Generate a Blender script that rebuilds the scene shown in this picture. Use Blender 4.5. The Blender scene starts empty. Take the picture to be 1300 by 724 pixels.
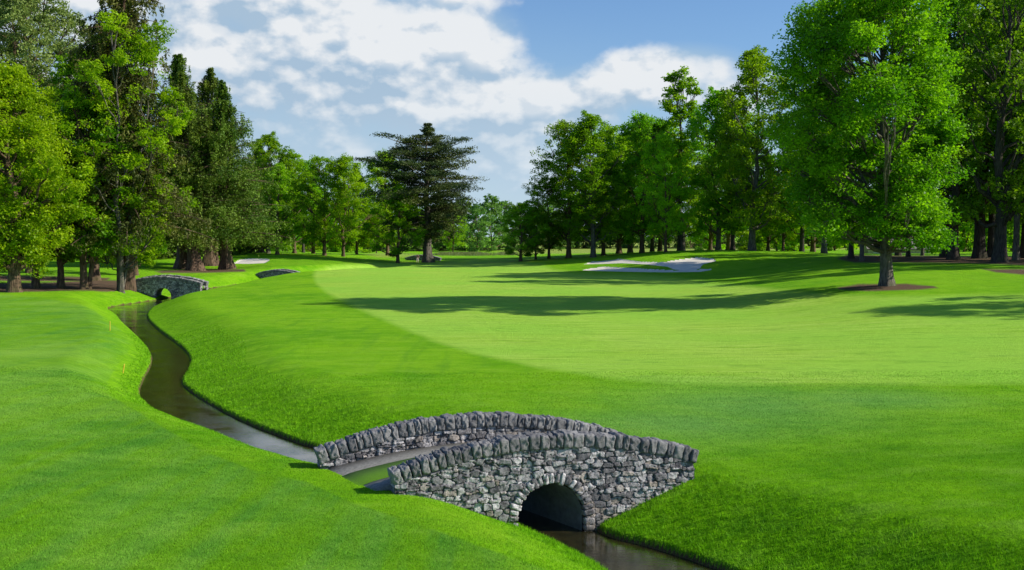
import bpy, bmesh, math, random
import numpy as np
from mathutils import Vector, Matrix

# ------------------------------------------------------------------ camera, sky, sun, exposure
F = 1394.0                      # focal length in pixels of a 1300 px wide picture
CAM_H = 7.0
TILT = math.atan(62.0 / F)
SUN_AZ = math.radians(94.0)     # clockwise from +Y
SUN_EL = math.radians(32.0)
scene = bpy.context.scene
C = scene.collection

cam_d = bpy.data.cameras.new('camera')
cam = bpy.data.objects.new('camera', cam_d); C.objects.link(cam)
cam.location = (0, 0, CAM_H)
cam.rotation_euler = (math.pi / 2 - TILT, 0, 0)
cam_d.sensor_width = 36.0
cam_d.lens = F / 1300.0 * 36.0
cam_d.clip_start = 0.5; cam_d.clip_end = 9000
scene.camera = cam

scene.view_settings.view_transform = 'Standard'
scene.view_settings.look = 'None'
scene.view_settings.exposure = 0.62
scene.view_settings.gamma = 1.0
scene.cycles.max_bounces = 8
scene.cycles.transparent_max_bounces = 8
scene.cycles.use_adaptive_sampling = True

sun_d = bpy.data.lights.new('sun', 'SUN'); sun_d.energy = 4.2; sun_d.angle = math.radians(0.53)
sun_d.color = (1.0, 0.93, 0.80)
sun = bpy.data.objects.new('sun', sun_d); C.objects.link(sun)
sdir = Vector((math.sin(SUN_AZ) * math.cos(SUN_EL), math.cos(SUN_AZ) * math.cos(SUN_EL), math.sin(SUN_EL)))
sun.rotation_euler = sdir.to_track_quat('Z', 'Y').to_euler()

class NT:
    """small helper for writing node trees"""
    def __init__(s, tree): s.t = tree; s.n = tree.nodes; s.l = tree.links
    def new(s, typ, **kw):
        nd = s.n.new(typ)
        for k, v in kw.items():
            if k.startswith('i_'):
                key = k[2:].replace('_', ' ')
                nd.inputs[key].default_value = v
            else: setattr(nd, k, v)
        return nd
    def put(s, sock, v):
        if isinstance(v, bpy.types.NodeSocket): s.l.new(v, sock)
        else: sock.default_value = v
    def math(s, op, a, b=0.0, c=0.0, clamp=False):
        m = s.n.new('ShaderNodeMath'); m.operation = op; m.use_clamp = clamp
        s.put(m.inputs[0], a); s.put(m.inputs[1], b)
        if op in ('MULTIPLY_ADD', 'SMOOTH_MIN', 'SMOOTH_MAX'): s.put(m.inputs[2], c)
        return m.outputs[0]
    def rng(s, v, a, b, c=0.0, d=1.0, smooth=False):
        m = s.n.new('ShaderNodeMapRange'); m.clamp = True
        if smooth: m.interpolation_type = 'SMOOTHSTEP'
        s.put(m.inputs[0], v); s.put(m.inputs[1], a); s.put(m.inputs[2], b); s.put(m.inputs[3], c); s.put(m.inputs[4], d)
        return m.outputs[0]
    def mix(s, f, a, b, blend='MIX'):
        m = s.n.new('ShaderNodeMix'); m.data_type = 'RGBA'; m.blend_type = blend
        s.put(m.inputs[0], f)
        s.put(m.inputs[6], a if isinstance(a, bpy.types.NodeSocket) else (*a, 1)); s.put(m.inputs[7], b if isinstance(b, bpy.types.NodeSocket) else (*b, 1))
        return m.outputs[2]
    def noise(s, vec, scale, detail=4, rough=0.55, dist=0.0, out=0):
        m = s.n.new('ShaderNodeTexNoise'); s.put(m.inputs['Vector'], vec)
        m.inputs['Scale'].default_value = scale; m.inputs['Detail'].default_value = detail
        m.inputs['Roughness'].default_value = rough; m.inputs['Distortion'].default_value = dist
        return m.outputs[out]
    def mapping(s, vec, scale=(1, 1, 1), loc=(0, 0, 0), rot=(0, 0, 0)):
        m = s.n.new('ShaderNodeMapping'); s.put(m.inputs[0], vec)
        m.inputs['Scale'].default_value = scale; m.inputs['Location'].default_value = loc; m.inputs['Rotation'].default_value = rot
        return m.outputs[0]
    def attr(s, name):
        a = s.n.new('ShaderNodeAttribute'); a.attribute_name = name; return a
    def bump(s, h, strength=0.5, dist=0.1):
        b = s.n.new('ShaderNodeBump'); b.inputs['Strength'].default_value = strength; b.inputs['Distance'].default_value = dist
        s.l.new(h, b.inputs['Height']); return b.outputs[0]

# ---- world: Nishita sky with cumulus clouds
world = bpy.data.worlds.new('World'); scene.world = world; world.use_nodes = True
w = NT(world.node_tree); w.n.clear()
sky = w.new('ShaderNodeTexSky', sky_type='NISHITA', sun_disc=False, sun_elevation=SUN_EL, sun_rotation=SUN_AZ,
            altitude=50, air_density=1.0, dust_density=0.6, ozone_density=2.0)
tc = w.new('ShaderNodeTexCoord')
sep = w.new('ShaderNodeSeparateXYZ'); w.l.new(tc.outputs['Generated'], sep.inputs[0])
# the cloud layer lives on the sky dome: azimuth (radians from +Y) and elevation
az = w.math('ARCTAN2', sep.outputs[0], sep.outputs[1])
el = w.math('ARCSINE', sep.outputs[2])
def mass(da, de):
    """the large cloud masses: a smooth union of soft blobs on the sky dome"""
    a = w.math('ADD', az, da); e = w.math('ADD', el, de); tot = None
    for (ca, ce, ra, re, am) in CLOUDS:
        x_ = w.math('MULTIPLY_ADD', a, 1 / ra, -ca / ra); y_ = w.math('MULTIPLY_ADD', e, 1 / re, -ce / re)
        q = w.math('MULTIPLY_ADD', x_, x_, w.math('MULTIPLY', y_, y_))
        g = w.math('MULTIPLY_ADD', w.math('EXPONENT', w.math('MULTIPLY', q, -1.0)), -am, 1.0)
        tot = g if tot is None else w.math('MULTIPLY', tot, g)
    return w.math('SUBTRACT', 1.0, tot)
def dens(da, de, tot, detail=9):
    cmb = w.new('ShaderNodeCombineXYZ'); w.l.new(w.math('ADD', az, da), cmb.inputs[0]); w.l.new(w.math('MULTIPLY_ADD', el, 1.5, de * 1.5), cmb.inputs[1])
    v = cmb.outputs[0]
    fine = w.noise(v, 15.0, detail, 0.54, 0.0)
    vor = w.new('ShaderNodeTexVoronoi'); vor.feature = 'SMOOTH_F1'; vor.inputs['Scale'].default_value = 32; vor.inputs['Smoothness'].default_value = 0.7
    w.l.new(v, vor.inputs['Vector'])
    puff = w.math('MULTIPLY_ADD', vor.outputs['Distance'], -0.16, 0.08)
    return w.math('ADD', w.math('MULTIPLY_ADD', fine, 0.80, w.math('MULTIPLY', tot, 0.62)), puff)
def ae(px, py): return (math.atan((px - 650) / F), math.atan((300 - py) / F))
def cl(px, py, rx, ry, am): a, e = ae(px, py); return (a, e, rx / F, ry / F, am)
CLOUDS = [cl(260, -5, 230, 55, .85), cl(430, 60, 150, 60, .80), cl(570, 62, 85, 50, .85), cl(500, 130, 120, 40, .55), cl(660, 135, 120, 38, .80),
          cl(640, 200, 120, 60, .65), cl(850, 92, 95, 30, .85), cl(930, 130, 90, 26, .5), cl(770, 120, 70, 20, .5),
          cl(300, 120, 190, 60, .50), cl(585, 2, 34, 9, .5), cl(60, 60, 200, 90, .6), cl(400, 215, 200, 40, .35),
          cl(560, 285, 200, 26, .4), cl(1250, 240, 260, 50, .5)]
m0 = mass(0, 0); m1 = mass(0.022, 0.034)
d0 = dens(0, 0, m0)
s0 = dens(0, 0, m0, 3); s1 = dens(0.018, 0.030, m1, 3)
d2 = dens(0.004, 0.008, m0)
cover = w.rng(d0, 0.57, 0.79, 0, 1, True)
body = w.rng(w.math('SUBTRACT', s0, s1), -0.22, 0.30)
crisp = w.rng(w.math('SUBTRACT', d0, d2), -0.075, 0.08)
low = w.rng(el, 0.03, 0.17)
sh = w.math('ADD', w.math('MULTIPLY', body, 0.54), w.math('MULTIPLY', crisp, 0.46))
shade = w.math('MULTIPLY', sh, w.math('MULTIPLY_ADD', low, 0.30, 0.74), clamp=True)
ccol = w.mix(w.rng(shade, 0.24, 0.66), (3.4, 4.6, 5.9), (7.3, 7.5, 7.7))
skyc = w.mix(1.0, sky.outputs[0], (0.76, 0.98, 1.24), 'MULTIPLY')
# a smooth grey blue sheet of thin cloud under the cumulus
sa, se = ae(380, 190)
gx_ = w.math('MULTIPLY_ADD', az, 1 / .30, -sa / .30); gy_ = w.math('MULTIPLY_ADD', el, 1 / .085, -se / .085)
sheet = w.math('EXPONENT', w.math('MULTIPLY', w.math('MULTIPLY_ADD', gx_, gx_, w.math('MULTIPLY', gy_, gy_)), -1.0))
sheet = w.math('MAXIMUM', w.math('MULTIPLY', sheet, 0.9), w.rng(m0, 0.10, 0.65, 0, 0.8, True))
mixc = w.mix(sheet, skyc, (3.3, 4.7, 6.1))
mixc = w.mix(w.math('MULTIPLY', cover, 0.95), mixc, ccol)
veil = w.math('MULTIPLY', w.rng(el, 0.0, 0.15, 1, 0, True), 0.82)
mixc = w.mix(veil, mixc, (4.7, 6.0, 7.1))
bg = w.new('ShaderNodeBackground'); w.l.new(mixc, bg.inputs[0]); bg.inputs[1].default_value = 0.075
world.cycles.sampling_method = 'MANUAL'; world.cycles.sample_map_resolution = 256
wo = w.new('ShaderNodeOutputWorld'); w.l.new(bg.outputs[0], wo.inputs[0])

# ------------------------------------------------------------------ helpers
def tag(o, label=None, cat=None, group=None, kind=None):
    if label: o['label'] = label
    if cat: o['category'] = cat
    if group: o['group'] = group
    if kind: o['kind'] = kind
    return o
def empty(name, loc=(0, 0, 0), rz=0, parent=None):
    o = bpy.data.objects.new(name, None); C.objects.link(o); o.location = loc; o.rotation_euler = (0, 0, rz)
    o.empty_display_size = 0.5
    if parent: o.parent = parent
    return o
def np_mesh(name, v, faces, mat=None, smooth=False, attrs=None, fattrs=None):
    """faces: (n,k) int array, or list of arrays with differing k"""
    me = bpy.data.meshes.new(name)
    v = np.asarray(v, dtype=np.float32)
    fl = faces if isinstance(faces, list) else [faces]
    fl = [np.asarray(f, dtype=np.int32) for f in fl if len(f)]
    me.vertices.add(len(v)); me.vertices.foreach_set('co', v.ravel())
    nl = sum(f.size for f in fl); nf = sum(len(f) for f in fl)
    me.loops.add(nl); me.polygons.add(nf)
    me.loops.foreach_set('vertex_index', np.concatenate([f.ravel() for f in fl]))
    st = []; off = 0
    for f in fl:
        st.append(off + np.arange(len(f)) * f.shape[1]); off += f.size
    me.polygons.foreach_set('loop_start', np.concatenate(st).astype(np.int32))
    me.update(calc_edges=True)
    if smooth: me.polygons.foreach_set('use_smooth', np.ones(nf, dtype=bool))
    for k, a in (attrs or {}).items():
        at = me.attributes.new(k, 'FLOAT', 'POINT'); at.data.foreach_set('value', np.asarray(a, dtype=np.float32))
    for k, a in (fattrs or {}).items():
        at = me.attributes.new(k, 'FLOAT', 'FACE'); at.data.foreach_set('value', np.asarray(a, dtype=np.float32))
    if mat: me.materials.append(mat)
    return me
def link(name, me, parent=None, loc=(0, 0, 0), rz=0):
    o = bpy.data.objects.new(name, me); C.objects.link(o); o.location = loc; o.rotation_euler = (0, 0, rz)
    if parent: o.parent = parent
    return o
def copy_tree(o, parent=None):
    kids = list(o.children)
    c = o.copy(); C.objects.link(c); c.parent = parent
    for ch in kids: copy_tree(ch, c)
    return c

def fbm(x, y, seed=0, octaves=4, base=1.0, gain=0.5):
    """value noise on numpy arrays"""
    r = np.random.RandomState(seed); tab = r.rand(256, 256)
    out = np.zeros_like(x, dtype=float); amp = 1.0; tot = 0
    for o in range(octaves):
        fx = x * base + 17.3 * o; fy = y * base + 9.1 * o
        ix = np.floor(fx).astype(int); iy = np.floor(fy).astype(int)
        tx = fx - ix; ty = fy - iy
        tx = tx * tx * (3 - 2 * tx); ty = ty * ty * (3 - 2 * ty)
        a = tab[ix & 255, iy & 255]; b = tab[(ix + 1) & 255, iy & 255]
        c = tab[ix & 255, (iy + 1) & 255]; d = tab[(ix + 1) & 255, (iy + 1) & 255]
        out += amp * ((a * (1 - tx) + b * tx) * (1 - ty) + (c * (1 - tx) + d * tx) * ty - 0.5)
        tot += amp; amp *= gain; base *= 2.0
    return out / tot

ct, st_ = math.cos(TILT), math.sin(TILT)
def ray(px, py):
    a = (px - 650) / F; b = (362 - py) / F
    return (a, ct + b * st_, -st_ + b * ct)
def at_z(px, py, z):
    dx, dy, dz = ray(px, py); t = (z - CAM_H) / dz
    return (dx * t, dy * t)
def to_px(x, y, z):
    zz = z - CAM_H
    depth = y * ct - zz * st_
    up = y * st_ + zz * ct
    return 650 + F * x / depth, 362 - F * up / depth

# ------------------------------------------------------------------ terrain
ctrl = [ # (px, py, z) seen on the photograph's ground
 (0,724,1.75),(150,724,1.6),(350,724,1.45),(550,724,1.3),(250,600,1.45),(0,600,1.75),(120,540,1.5),(0,480,1.65),(100,480,1.45),
 (395,600,1.25),(480,628,1.25),(60,430,1.45),(0,400,1.6),(100,400,1.3),(0,372,1.55),(100,369,1.5),(160,366,1.4),(190,362,1.3),
 (882,600,1.23),(960,620,1.2),(1050,680,1.15),(1300,724,1.35),(1100,600,1.35),(1300,600,1.5),(900,520,1.35),(1100,520,1.4),(1300,500,1.45),
 (740,540,1.3),(600,500,1.3),(500,450,1.3),(420,500,1.25),(400,440,1.3),(300,420,1.25),(300,390,1.3),(400,380,1.4),(280,370,1.25),
 (440,388,1.3),(700,400,1.2),(700,440,1.25),(1000,440,1.3),(1300,440,1.5),(1300,400,2.0),(1120,385,2.2),(1000,400,1.4),(850,380,1.3),
 (1125,362,2.9),(1200,370,2.7),(1300,372,2.8),(1050,368,2.5),(970,365,1.9),(1300,350,3.5),(1200,345,3.5),
 (320,353,1.25),(400,350,1.5),(550,350,1.5),(700,355,1.5),(830,350,1.6),(950,350,1.9),
 (760,342,1.9),(900,344,2.0),(850,322,4.1),(950,321,4.3),(1030,321,4.3),(1060,335,3.4),(960,335,2.9),(1080,329,3.8),(1200,331,3.8),(1290,335,3.8),
 (740,328,2.9),(700,329,2.6),(660,331,2.3),(600,335,1.7),(547,334,1.7),(505,334,1.7),(600,322,1.4),(560,320,1.3),(450,333,1.9),
 (430,325,2.7),(350,322,3.2),(340,334,2.5),(300,336,1.8),(243,343,1.5),(290,342,1.5),(220,350,1.4),(180,340,2.0),(100,345,1.9),(0,340,2.2),
]
extra = [(-60,20,2.0),(60,20,1.8),(-90,60,2.0),(90,50,2.2),(-10,5,1.5),(20,3,1.4),(-30,3,1.9),(110,110,3.6),(-120,140,2.2),(120,220,4.0),
         (-150,260,2.5),(-300,600,2.0),(0,700,1.5),(300,600,3.0),(0,1600,1.5),(900,1800,2),(-900,1800,2),(700,500,3),(-700,500,2),
         (0,2.5,1.5),(60,240,3.4),(30,300,2.4),(100,330,3.0),(0,450,1.4),(-60,300,2.6),(55,185,3.9),(80,200,3.9)]
P = [(*at_z(a, b, z), z) for a, b, z in ctrl] + extra
P = np.array(P)
def uv(x, y): return np.stack([x / np.maximum(y, 2.0) * 1.2, np.log(np.maximum(y, 2.0)) * 1.0], -1)
def uvw(x, y): # log-polar like coordinates: detail shrinks with distance
    r = np.sqrt(x * x + (y + 4) ** 2)
    return np.stack([np.arctan2(x, y + 4) * 2.2, np.log(r)], -1)
A = uvw(P[:, 0], P[:, 1])
def phi(r2): return 0.5 * r2 * np.log(r2 + 1e-9)
def tps_fit(A, z, lam=0.004):
    n = len(A); r2 = ((A[:, None] - A[None]) ** 2).sum(-1)
    K = phi(r2) + lam * np.eye(n)
    Q = np.concatenate([np.ones((n, 1)), A], 1)
    M = np.zeros((n + 3, n + 3)); M[:n, :n] = K; M[:n, n:] = Q; M[n:, :n] = Q.T
    return np.linalg.solve(M, np.concatenate([z, np.zeros(3)]))
Wt = tps_fit(A, P[:, 2])
def base_z(x, y):
    x = np.atleast_1d(np.asarray(x, float)); y = np.atleast_1d(np.asarray(y, float))
    out = np.empty(x.size); xf = x.ravel(); yf = y.ravel()
    for i in range(0, x.size, 60000):
        B = uvw(xf[i:i + 60000], yf[i:i + 60000])
        r2 = ((B[:, None] - A[None]) ** 2).sum(-1)
        out[i:i + 60000] = phi(r2) @ Wt[:len(A)] + Wt[-3] + B @ Wt[-2:]
    out = np.clip(out, 0.9, 4.6)
    return out.reshape(x.shape)

# the stream: its two water edges, upstream from below the frame
R_px = [(905,721),(830,696),(768,682)]
L_px = [(765,724),(700,690),(664,674)]
Redge = [(13.5,6.0),(10.8,11.5),(7.6,17.5)] + [at_z(a, b, 0) for a, b in R_px]
Ledge = [(9.0,5.0),(6.4,11.0),(3.9,17.0)] + [at_z(a, b, 0) for a, b in L_px]
Rup = [(395,569),(362,557),(316,540),(275,519.5),(242,499),(227,486),(240,470),(242,453),(225,437),(200,420),(184,403.5),(190,393),(200,388)]
Lup = [(366,592),(312,569),(262,548),(213,536),(192,519.5),(175,503),(182,482),(192,466),(194,449),(171,424),(155,410),(148,400)]
Redge += [(1.9,26.3),(-0.1,29.2),(-2.0,31.2)] + [at_z(a, b, 0) for a, b in Rup] + [(-36.8,117.5),(-36.6,126),(-37.4,136),(-38.0,150),(-36.2,160),(-33,168),(-27,182),(-20,205)]
Ledge += [(0.15,26.0),(-1.7,28.3),(-3.9,30.3)] + [at_z(a, b, 0) for a, b in Lup] + [(-39.9,107),(-39.4,115),(-38.8,122),(-39.6,136),(-40.8,150),(-39.3,162),(-36,170),(-30,184),(-23,206)]
def smooth_line(pts, it=2):
    p = np.array(pts, float)
    for _ in range(it):
        q = np.empty((len(p) * 2 - 2 + 2, 2)); q[0] = p[0]; q[-1] = p[-1]
        q[1:-1:2] = 0.75 * p[:-1] + 0.25 * p[1:]; q[2:-1:2] = 0.25 * p[:-1] + 0.75 * p[1:]
        p = q
    return p
RE = smooth_line(Redge); LE = smooth_line(Ledge)
RIV = np.concatenate([RE, LE[::-1]])
def pip(x, y, poly):
    ins = np.zeros(x.shape, bool); n = len(poly); j = n - 1
    for i in range(n):
        xi, yi = poly[i]; xj, yj = poly[j]
        if yi != yj:
            c = ((yi > y) != (yj > y)) & (x < (xj - xi) * (y - yi) / (yj - yi) + xi)
            ins ^= c
        j = i
    return ins
def pdist(x, y, line, closed=False):
    d = np.full(x.shape, 1e18); n = len(line)
    for i in range(n if closed else n - 1):
        ax, ay = line[i]; bx, by = line[(i + 1) % n]
        vx, vy = bx - ax, by - ay; L2 = vx * vx + vy * vy + 1e-12
        t = np.clip(((x - ax) * vx + (y - ay) * vy) / L2, 0, 1)
        d = np.minimum(d, (x - ax - t * vx) ** 2 + (y - ay - t * vy) ** 2)
    return np.sqrt(d)
def river_info(x, y):
    """signed distance to the water edge (negative over water), and side (+1 right bank)"""
    x = np.asarray(x, float); y = np.asarray(y, float)
    sd = np.full(x.shape, 60.0); side = np.ones(x.shape)
    m = (x > -70) & (x < 40) & (y < 230)
    if m.any():
        xm, ym = x[m], y[m]
        dr = pdist(xm, ym, RE); dl = pdist(xm, ym, LE)
        d = np.minimum(dr, dl); d = np.where(pip(xm, ym, RIV), -d, d)
        sd[m] = d; side[m] = np.where(dr < dl, 1.0, -1.0)
    return sd, side
def sstep(a, b, x): t = np.clip((x - a) / (b - a), 0, 1); return t * t * (3 - 2 * t)
def ground_z(x, y, full=False):
    x = np.atleast_1d(np.asarray(x, float)); y = np.atleast_1d(np.asarray(y, float))
    G = base_z(x, y)
    G = G + fbm(x, y, 3, 3, 0.045) * 0.35 * sstep(20, 60, y) + fbm(x, y, 5, 3, 0.18) * 0.10
    sd, side = river_info(x, y)
    wd = np.where(side > 0, np.where(y < 31, 3.8, 4.6), 3.4) + fbm(x, y, 7, 2, 0.25) * 0.8
    wd = np.where(y > 100, 4.2, wd)
    t = np.clip(sd / wd, 0, 1)
    prof = 0.55 * np.sin(t * math.pi / 2) + 0.45 * (t * t * (3 - 2 * t))
    lip = 0.13
    zb = np.where(sd > 0, lip * np.clip(sd / 0.10, 0, 1) + (G - lip) * prof, np.clip(sd / 0.35, -1, 0) * 0.4)
    if full: return zb, sd, side
    return zb
def gz(x, y): return float(ground_z(x, y)[0])
def hit(px, py, dmax=600):
    """where the line of sight through a pixel first meets the terrain"""
    dx, dy, dz = ray(px, py)
    t = np.geomspace(10, dmax, 1400)
    x, y, z = dx * t, dy * t, CAM_H + dz * t
    g = ground_z(x, y); k = np.argmax(g > z)
    if k == 0: k = len(t) - 1
    return x[k], y[k], float(g[k])

# ------------------------------------------------------------------ materials
def new_mat(name):
    m = bpy.data.materials.new(name); m.use_nodes = True
    t = NT(m.node_tree); t.n.clear()
    return m, t
def finish(t, shader, disp=None):
    o = t.new('ShaderNodeOutputMaterial'); t.l.new(shader, o.inputs['Surface'])
def principled(t, col, rough=0.8, spec=0.3, normal=None, metal=0.0):
    p = t.new('ShaderNodeBsdfPrincipled')
    t.put(p.inputs['Base Color'], col if isinstance(col, bpy.types.NodeSocket) else (*col, 1))
    t.put(p.inputs['Roughness'], rough); p.inputs['Specular IOR Level'].default_value = spec
    p.inputs['Metallic'].default_value = metal
    if normal: t.l.new(normal, p.inputs['Normal'])
    return p
def simple(name, col, rough=0.8, nscale=8.0, var=0.25, bump=0.3, bdist=0.02, spec=0.3):
    m, t = new_mat(name)
    oc = t.new('ShaderNodeTexCoord').outputs['Object']
    n = t.noise(oc, nscale, 6, 0.6)
    c = t.mix(t.rng(n, 0.3, 0.7), tuple(c * (1 - var) for c in col), tuple(min(1, c * (1 + var)) for c in col))
    p = principled(t, c, rough, spec, t.bump(n, bump, bdist))
    finish(t, p.outputs[0]); return m

def turf_material(blades=False):
    m, t = new_mat('turf_blades' if blades else 'turf')
    pos = t.new('ShaderNodeNewGeometry').outputs['Position']
    fair = t.attr('fair').outputs['Fac']; cut = t.attr('cut').outputs['Fac']; mul = t.attr('mulch').outputs['Fac']
    bank = t.attr('bank').outputs['Fac']; bed = t.attr('bed').outputs['Fac']; meadow = t.attr('meadow').outputs['Fac']
    n_big = t.noise(pos, 0.07, 5, 0.55); n_mid = t.noise(pos, 0.45, 5, 0.6); n_sm = t.noise(pos, 3.2, 5, 0.65)
    n_fine = t.noise(t.mapping(pos, (1, 0.6, 1)), 26.0, 4, 0.7)
    n_blade = t.noise(t.mapping(pos, (1.0, 0.45, 1)), 75.0, 3, 0.7)
    # mown streaks lie roughly across the fairway
    streak = t.noise(t.mapping(pos, (0.16, 1.5, 1), rot=(0, 0, 0.10)), 1.0, 5, 0.6)
    streak2 = t.noise(t.mapping(pos, (1.2, 0.10, 1), rot=(0, 0, 0.35)), 1.0, 5, 0.6)
    rough_c = t.mix(t.rng(n_big, 0.35, 0.65), (0.095, 0.300, 0.002), (0.195, 0.430, 0.005))
    rough_c = t.mix(t.rng(n_mid, 0.40, 0.75), rough_c, (0.215, 0.430, 0.012))
    rough_c = t.mix(t.math('MULTIPLY', t.rng(streak2, 0.52, 0.8), 0.6), rough_c, (0.075, 0.250, 0.012))
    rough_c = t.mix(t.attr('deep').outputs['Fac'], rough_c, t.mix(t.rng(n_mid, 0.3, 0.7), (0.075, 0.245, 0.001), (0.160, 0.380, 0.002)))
    fair_c = t.mix(t.rng(streak, 0.35, 0.65), (0.265, 0.480, 0.030), (0.370, 0.560, 0.085))
    fair_c = t.mix(t.rng(n_big, 0.4, 0.62), fair_c, (0.270, 0.520, 0.050))
    cut_c = t.mix(t.rng(n_mid, 0.35, 0.68), (0.080, 0.255, 0.018), (0.170, 0.375, 0.036))
    cut_c = t.mix(t.rng(streak2, 0.40, 0.60), cut_c, (0.135, 0.330, 0.006))
    cut_c = t.mix(t.math('MULTIPLY', t.rng(n_big, 0.52, 0.70), 0.7), cut_c, (0.25, 0.45, 0.050))
    c = t.mix(fair, rough_c, fair_c)
    c = t.mix(cut, c, cut_c)
    c = t.mix(t.math('MULTIPLY', t.attr('pale').outputs['Fac'], 0.75), c, (0.150, 0.340, 0.075))
    c = t.mix(meadow, c, t.mix(t.rng(n_mid, 0.3, 0.7), (0.30, 0.33, 0.06), (0.22, 0.34, 0.06)))
    lush = t.mix(t.rng(n_sm, 0.35, 0.7), (0.090, 0.280, 0.002), (0.230, 0.500, 0.006))
    c = t.mix(t.math('MULTIPLY', bank, 0.8), c, lush)
    patchy = t.noise(t.mapping(pos, (0.5, 1.1, 1), rot=(0, 0, 0.2)), 1.1, 6, 0.68)
    c = t.mix(t.rng(patchy, 0.50, 0.72, 0, 0.38), c, (0.235, 0.420, 0.050))
    c = t.mix(t.rng(patchy, 0.50, 0.30, 0, 0.38), c, (0.050, 0.200, 0.012))
    # blade to blade variation
    v = t.math('MULTIPLY_ADD', t.rng(n_fine, 0.28, 0.72), 0.42, 0.79)
    v = t.math('MULTIPLY', v, t.math('MULTIPLY_ADD', t.rng(n_blade, 0.3, 0.7), 0.4, 0.80))
    v = t.math('MULTIPLY', v, t.math('MULTIPLY_ADD', t.rng(n_sm, 0.3, 0.7), 0.16, 0.92))
    cmb = t.new('ShaderNodeCombineXYZ')
    for i in range(3): t.l.new(v, cmb.inputs[i])
    c = t.mix(1.0, c, cmb.outputs[0], 'MULTIPLY')
    mc = t.mix(t.rng(n_fine, 0.3, 0.7), (0.075, 0.047, 0.032), (0.18, 0.120, 0.08))
    mc = t.mix(t.rng(n_sm, 0.55, 0.75), mc, (0.07, 0.10, 0.02))
    c = t.mix(mul, c, mc)
    mud = t.mix(t.rng(n_fine, 0.3, 0.7), (0.05, 0.036, 0.018), (0.16, 0.11, 0.055))
    c = t.mix(bed, c, mud)
    h = t.math('ADD', t.math('MULTIPLY', n_blade, 0.5), t.math('MULTIPLY_ADD', n_fine, 0.8, t.math('MULTIPLY', n_sm, 1.0)))
    if blades:
        isl = t.new('ShaderNodeNewGeometry').outputs['Random Per Island']
        k = t.math('MULTIPLY_ADD', isl, 0.9, 0.70); cb = t.new('ShaderNodeCombineXYZ')
        for i in range(3): t.l.new(k, cb.inputs[i])
        c = t.mix(1.0, c, cb.outputs[0], 'MULTIPLY')
        p = principled(t, c, 0.6, 0.12)
        tr = t.new('ShaderNodeBsdfTranslucent'); t.l.new(c, tr.inputs[0])
        mx = t.new('ShaderNodeMixShader'); mx.inputs[0].default_value = 0.4
        t.l.new(p.outputs[0], mx.inputs[1]); t.l.new(tr.outputs[0], mx.inputs[2])
        finish(t, mx.outputs[0]); return m
    p = principled(t, c, 0.9, 0.05, t.bump(h, 0.75, 0.12))
    finish(t, p.outputs[0]); return m

def leaf_material(name, a, b, trans=(1.3, 1.4, 0.5), tfac=0.48, rough=0.5):
    """a, b: dark and light leaf colours; every leaf is its own island"""
    m, t = new_mat(name)
    isl = t.new('ShaderNodeNewGeometry').outputs['Random Per Island']
    tint = t.attr('tint').outputs['Fac']
    oi = t.new('ShaderNodeObjectInfo').outputs['Random']
    f = t.math('ADD', t.math('MULTIPLY', isl, 0.25), t.math('MULTIPLY', t.rng(tint, 0.2, 0.75), 0.75))
    c = t.mix(f, a, b)
    hsv = t.new('ShaderNodeHueSaturation'); t.l.new(c, hsv.inputs['Color'])
    t.l.new(t.math('MULTIPLY_ADD', oi, 0.03, 0.485), hsv.inputs['Hue']); t.l.new(t.math('MULTIPLY_ADD', oi, 0.3, 0.85), hsv.inputs['Value'])
    c = hsv.outputs[0]
    p = principled(t, c, rough, 0.18)
    tr = t.new('ShaderNodeBsdfTranslucent')
    t.l.new(t.mix(1.0, c, trans, 'MULTIPLY'), tr.inputs[0])
    mx = t.new('ShaderNodeMixShader'); mx.inputs[0].default_value = tfac
    t.l.new(p.outputs[0], mx.inputs[1]); t.l.new(tr.outputs[0], mx.inputs[2])
    finish(t, mx.outputs[0]); return m

def bark_material(name, a, b, moss=0.15):
    m, t = new_mat(name)
    oc = t.new('ShaderNodeTexCoord').outputs['Object']
    n = t.noise(t.mapping(oc, (5, 5, 0.9)), 1.6, 6, 0.65)
    n2 = t.noise(oc, 1.1, 4, 0.6)
    c = t.mix(t.rng(n, 0.35, 0.68), a, b)
    c = t.mix(t.math('MULTIPLY', t.rng(n2, 0.5, 0.68), moss * 3), c, (0.075, 0.09, 0.025))
    p = principled(t, c, 0.92, 0.1, t.bump(n, 0.9, 0.10))
    finish(t, p.outputs[0]); return m

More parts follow.
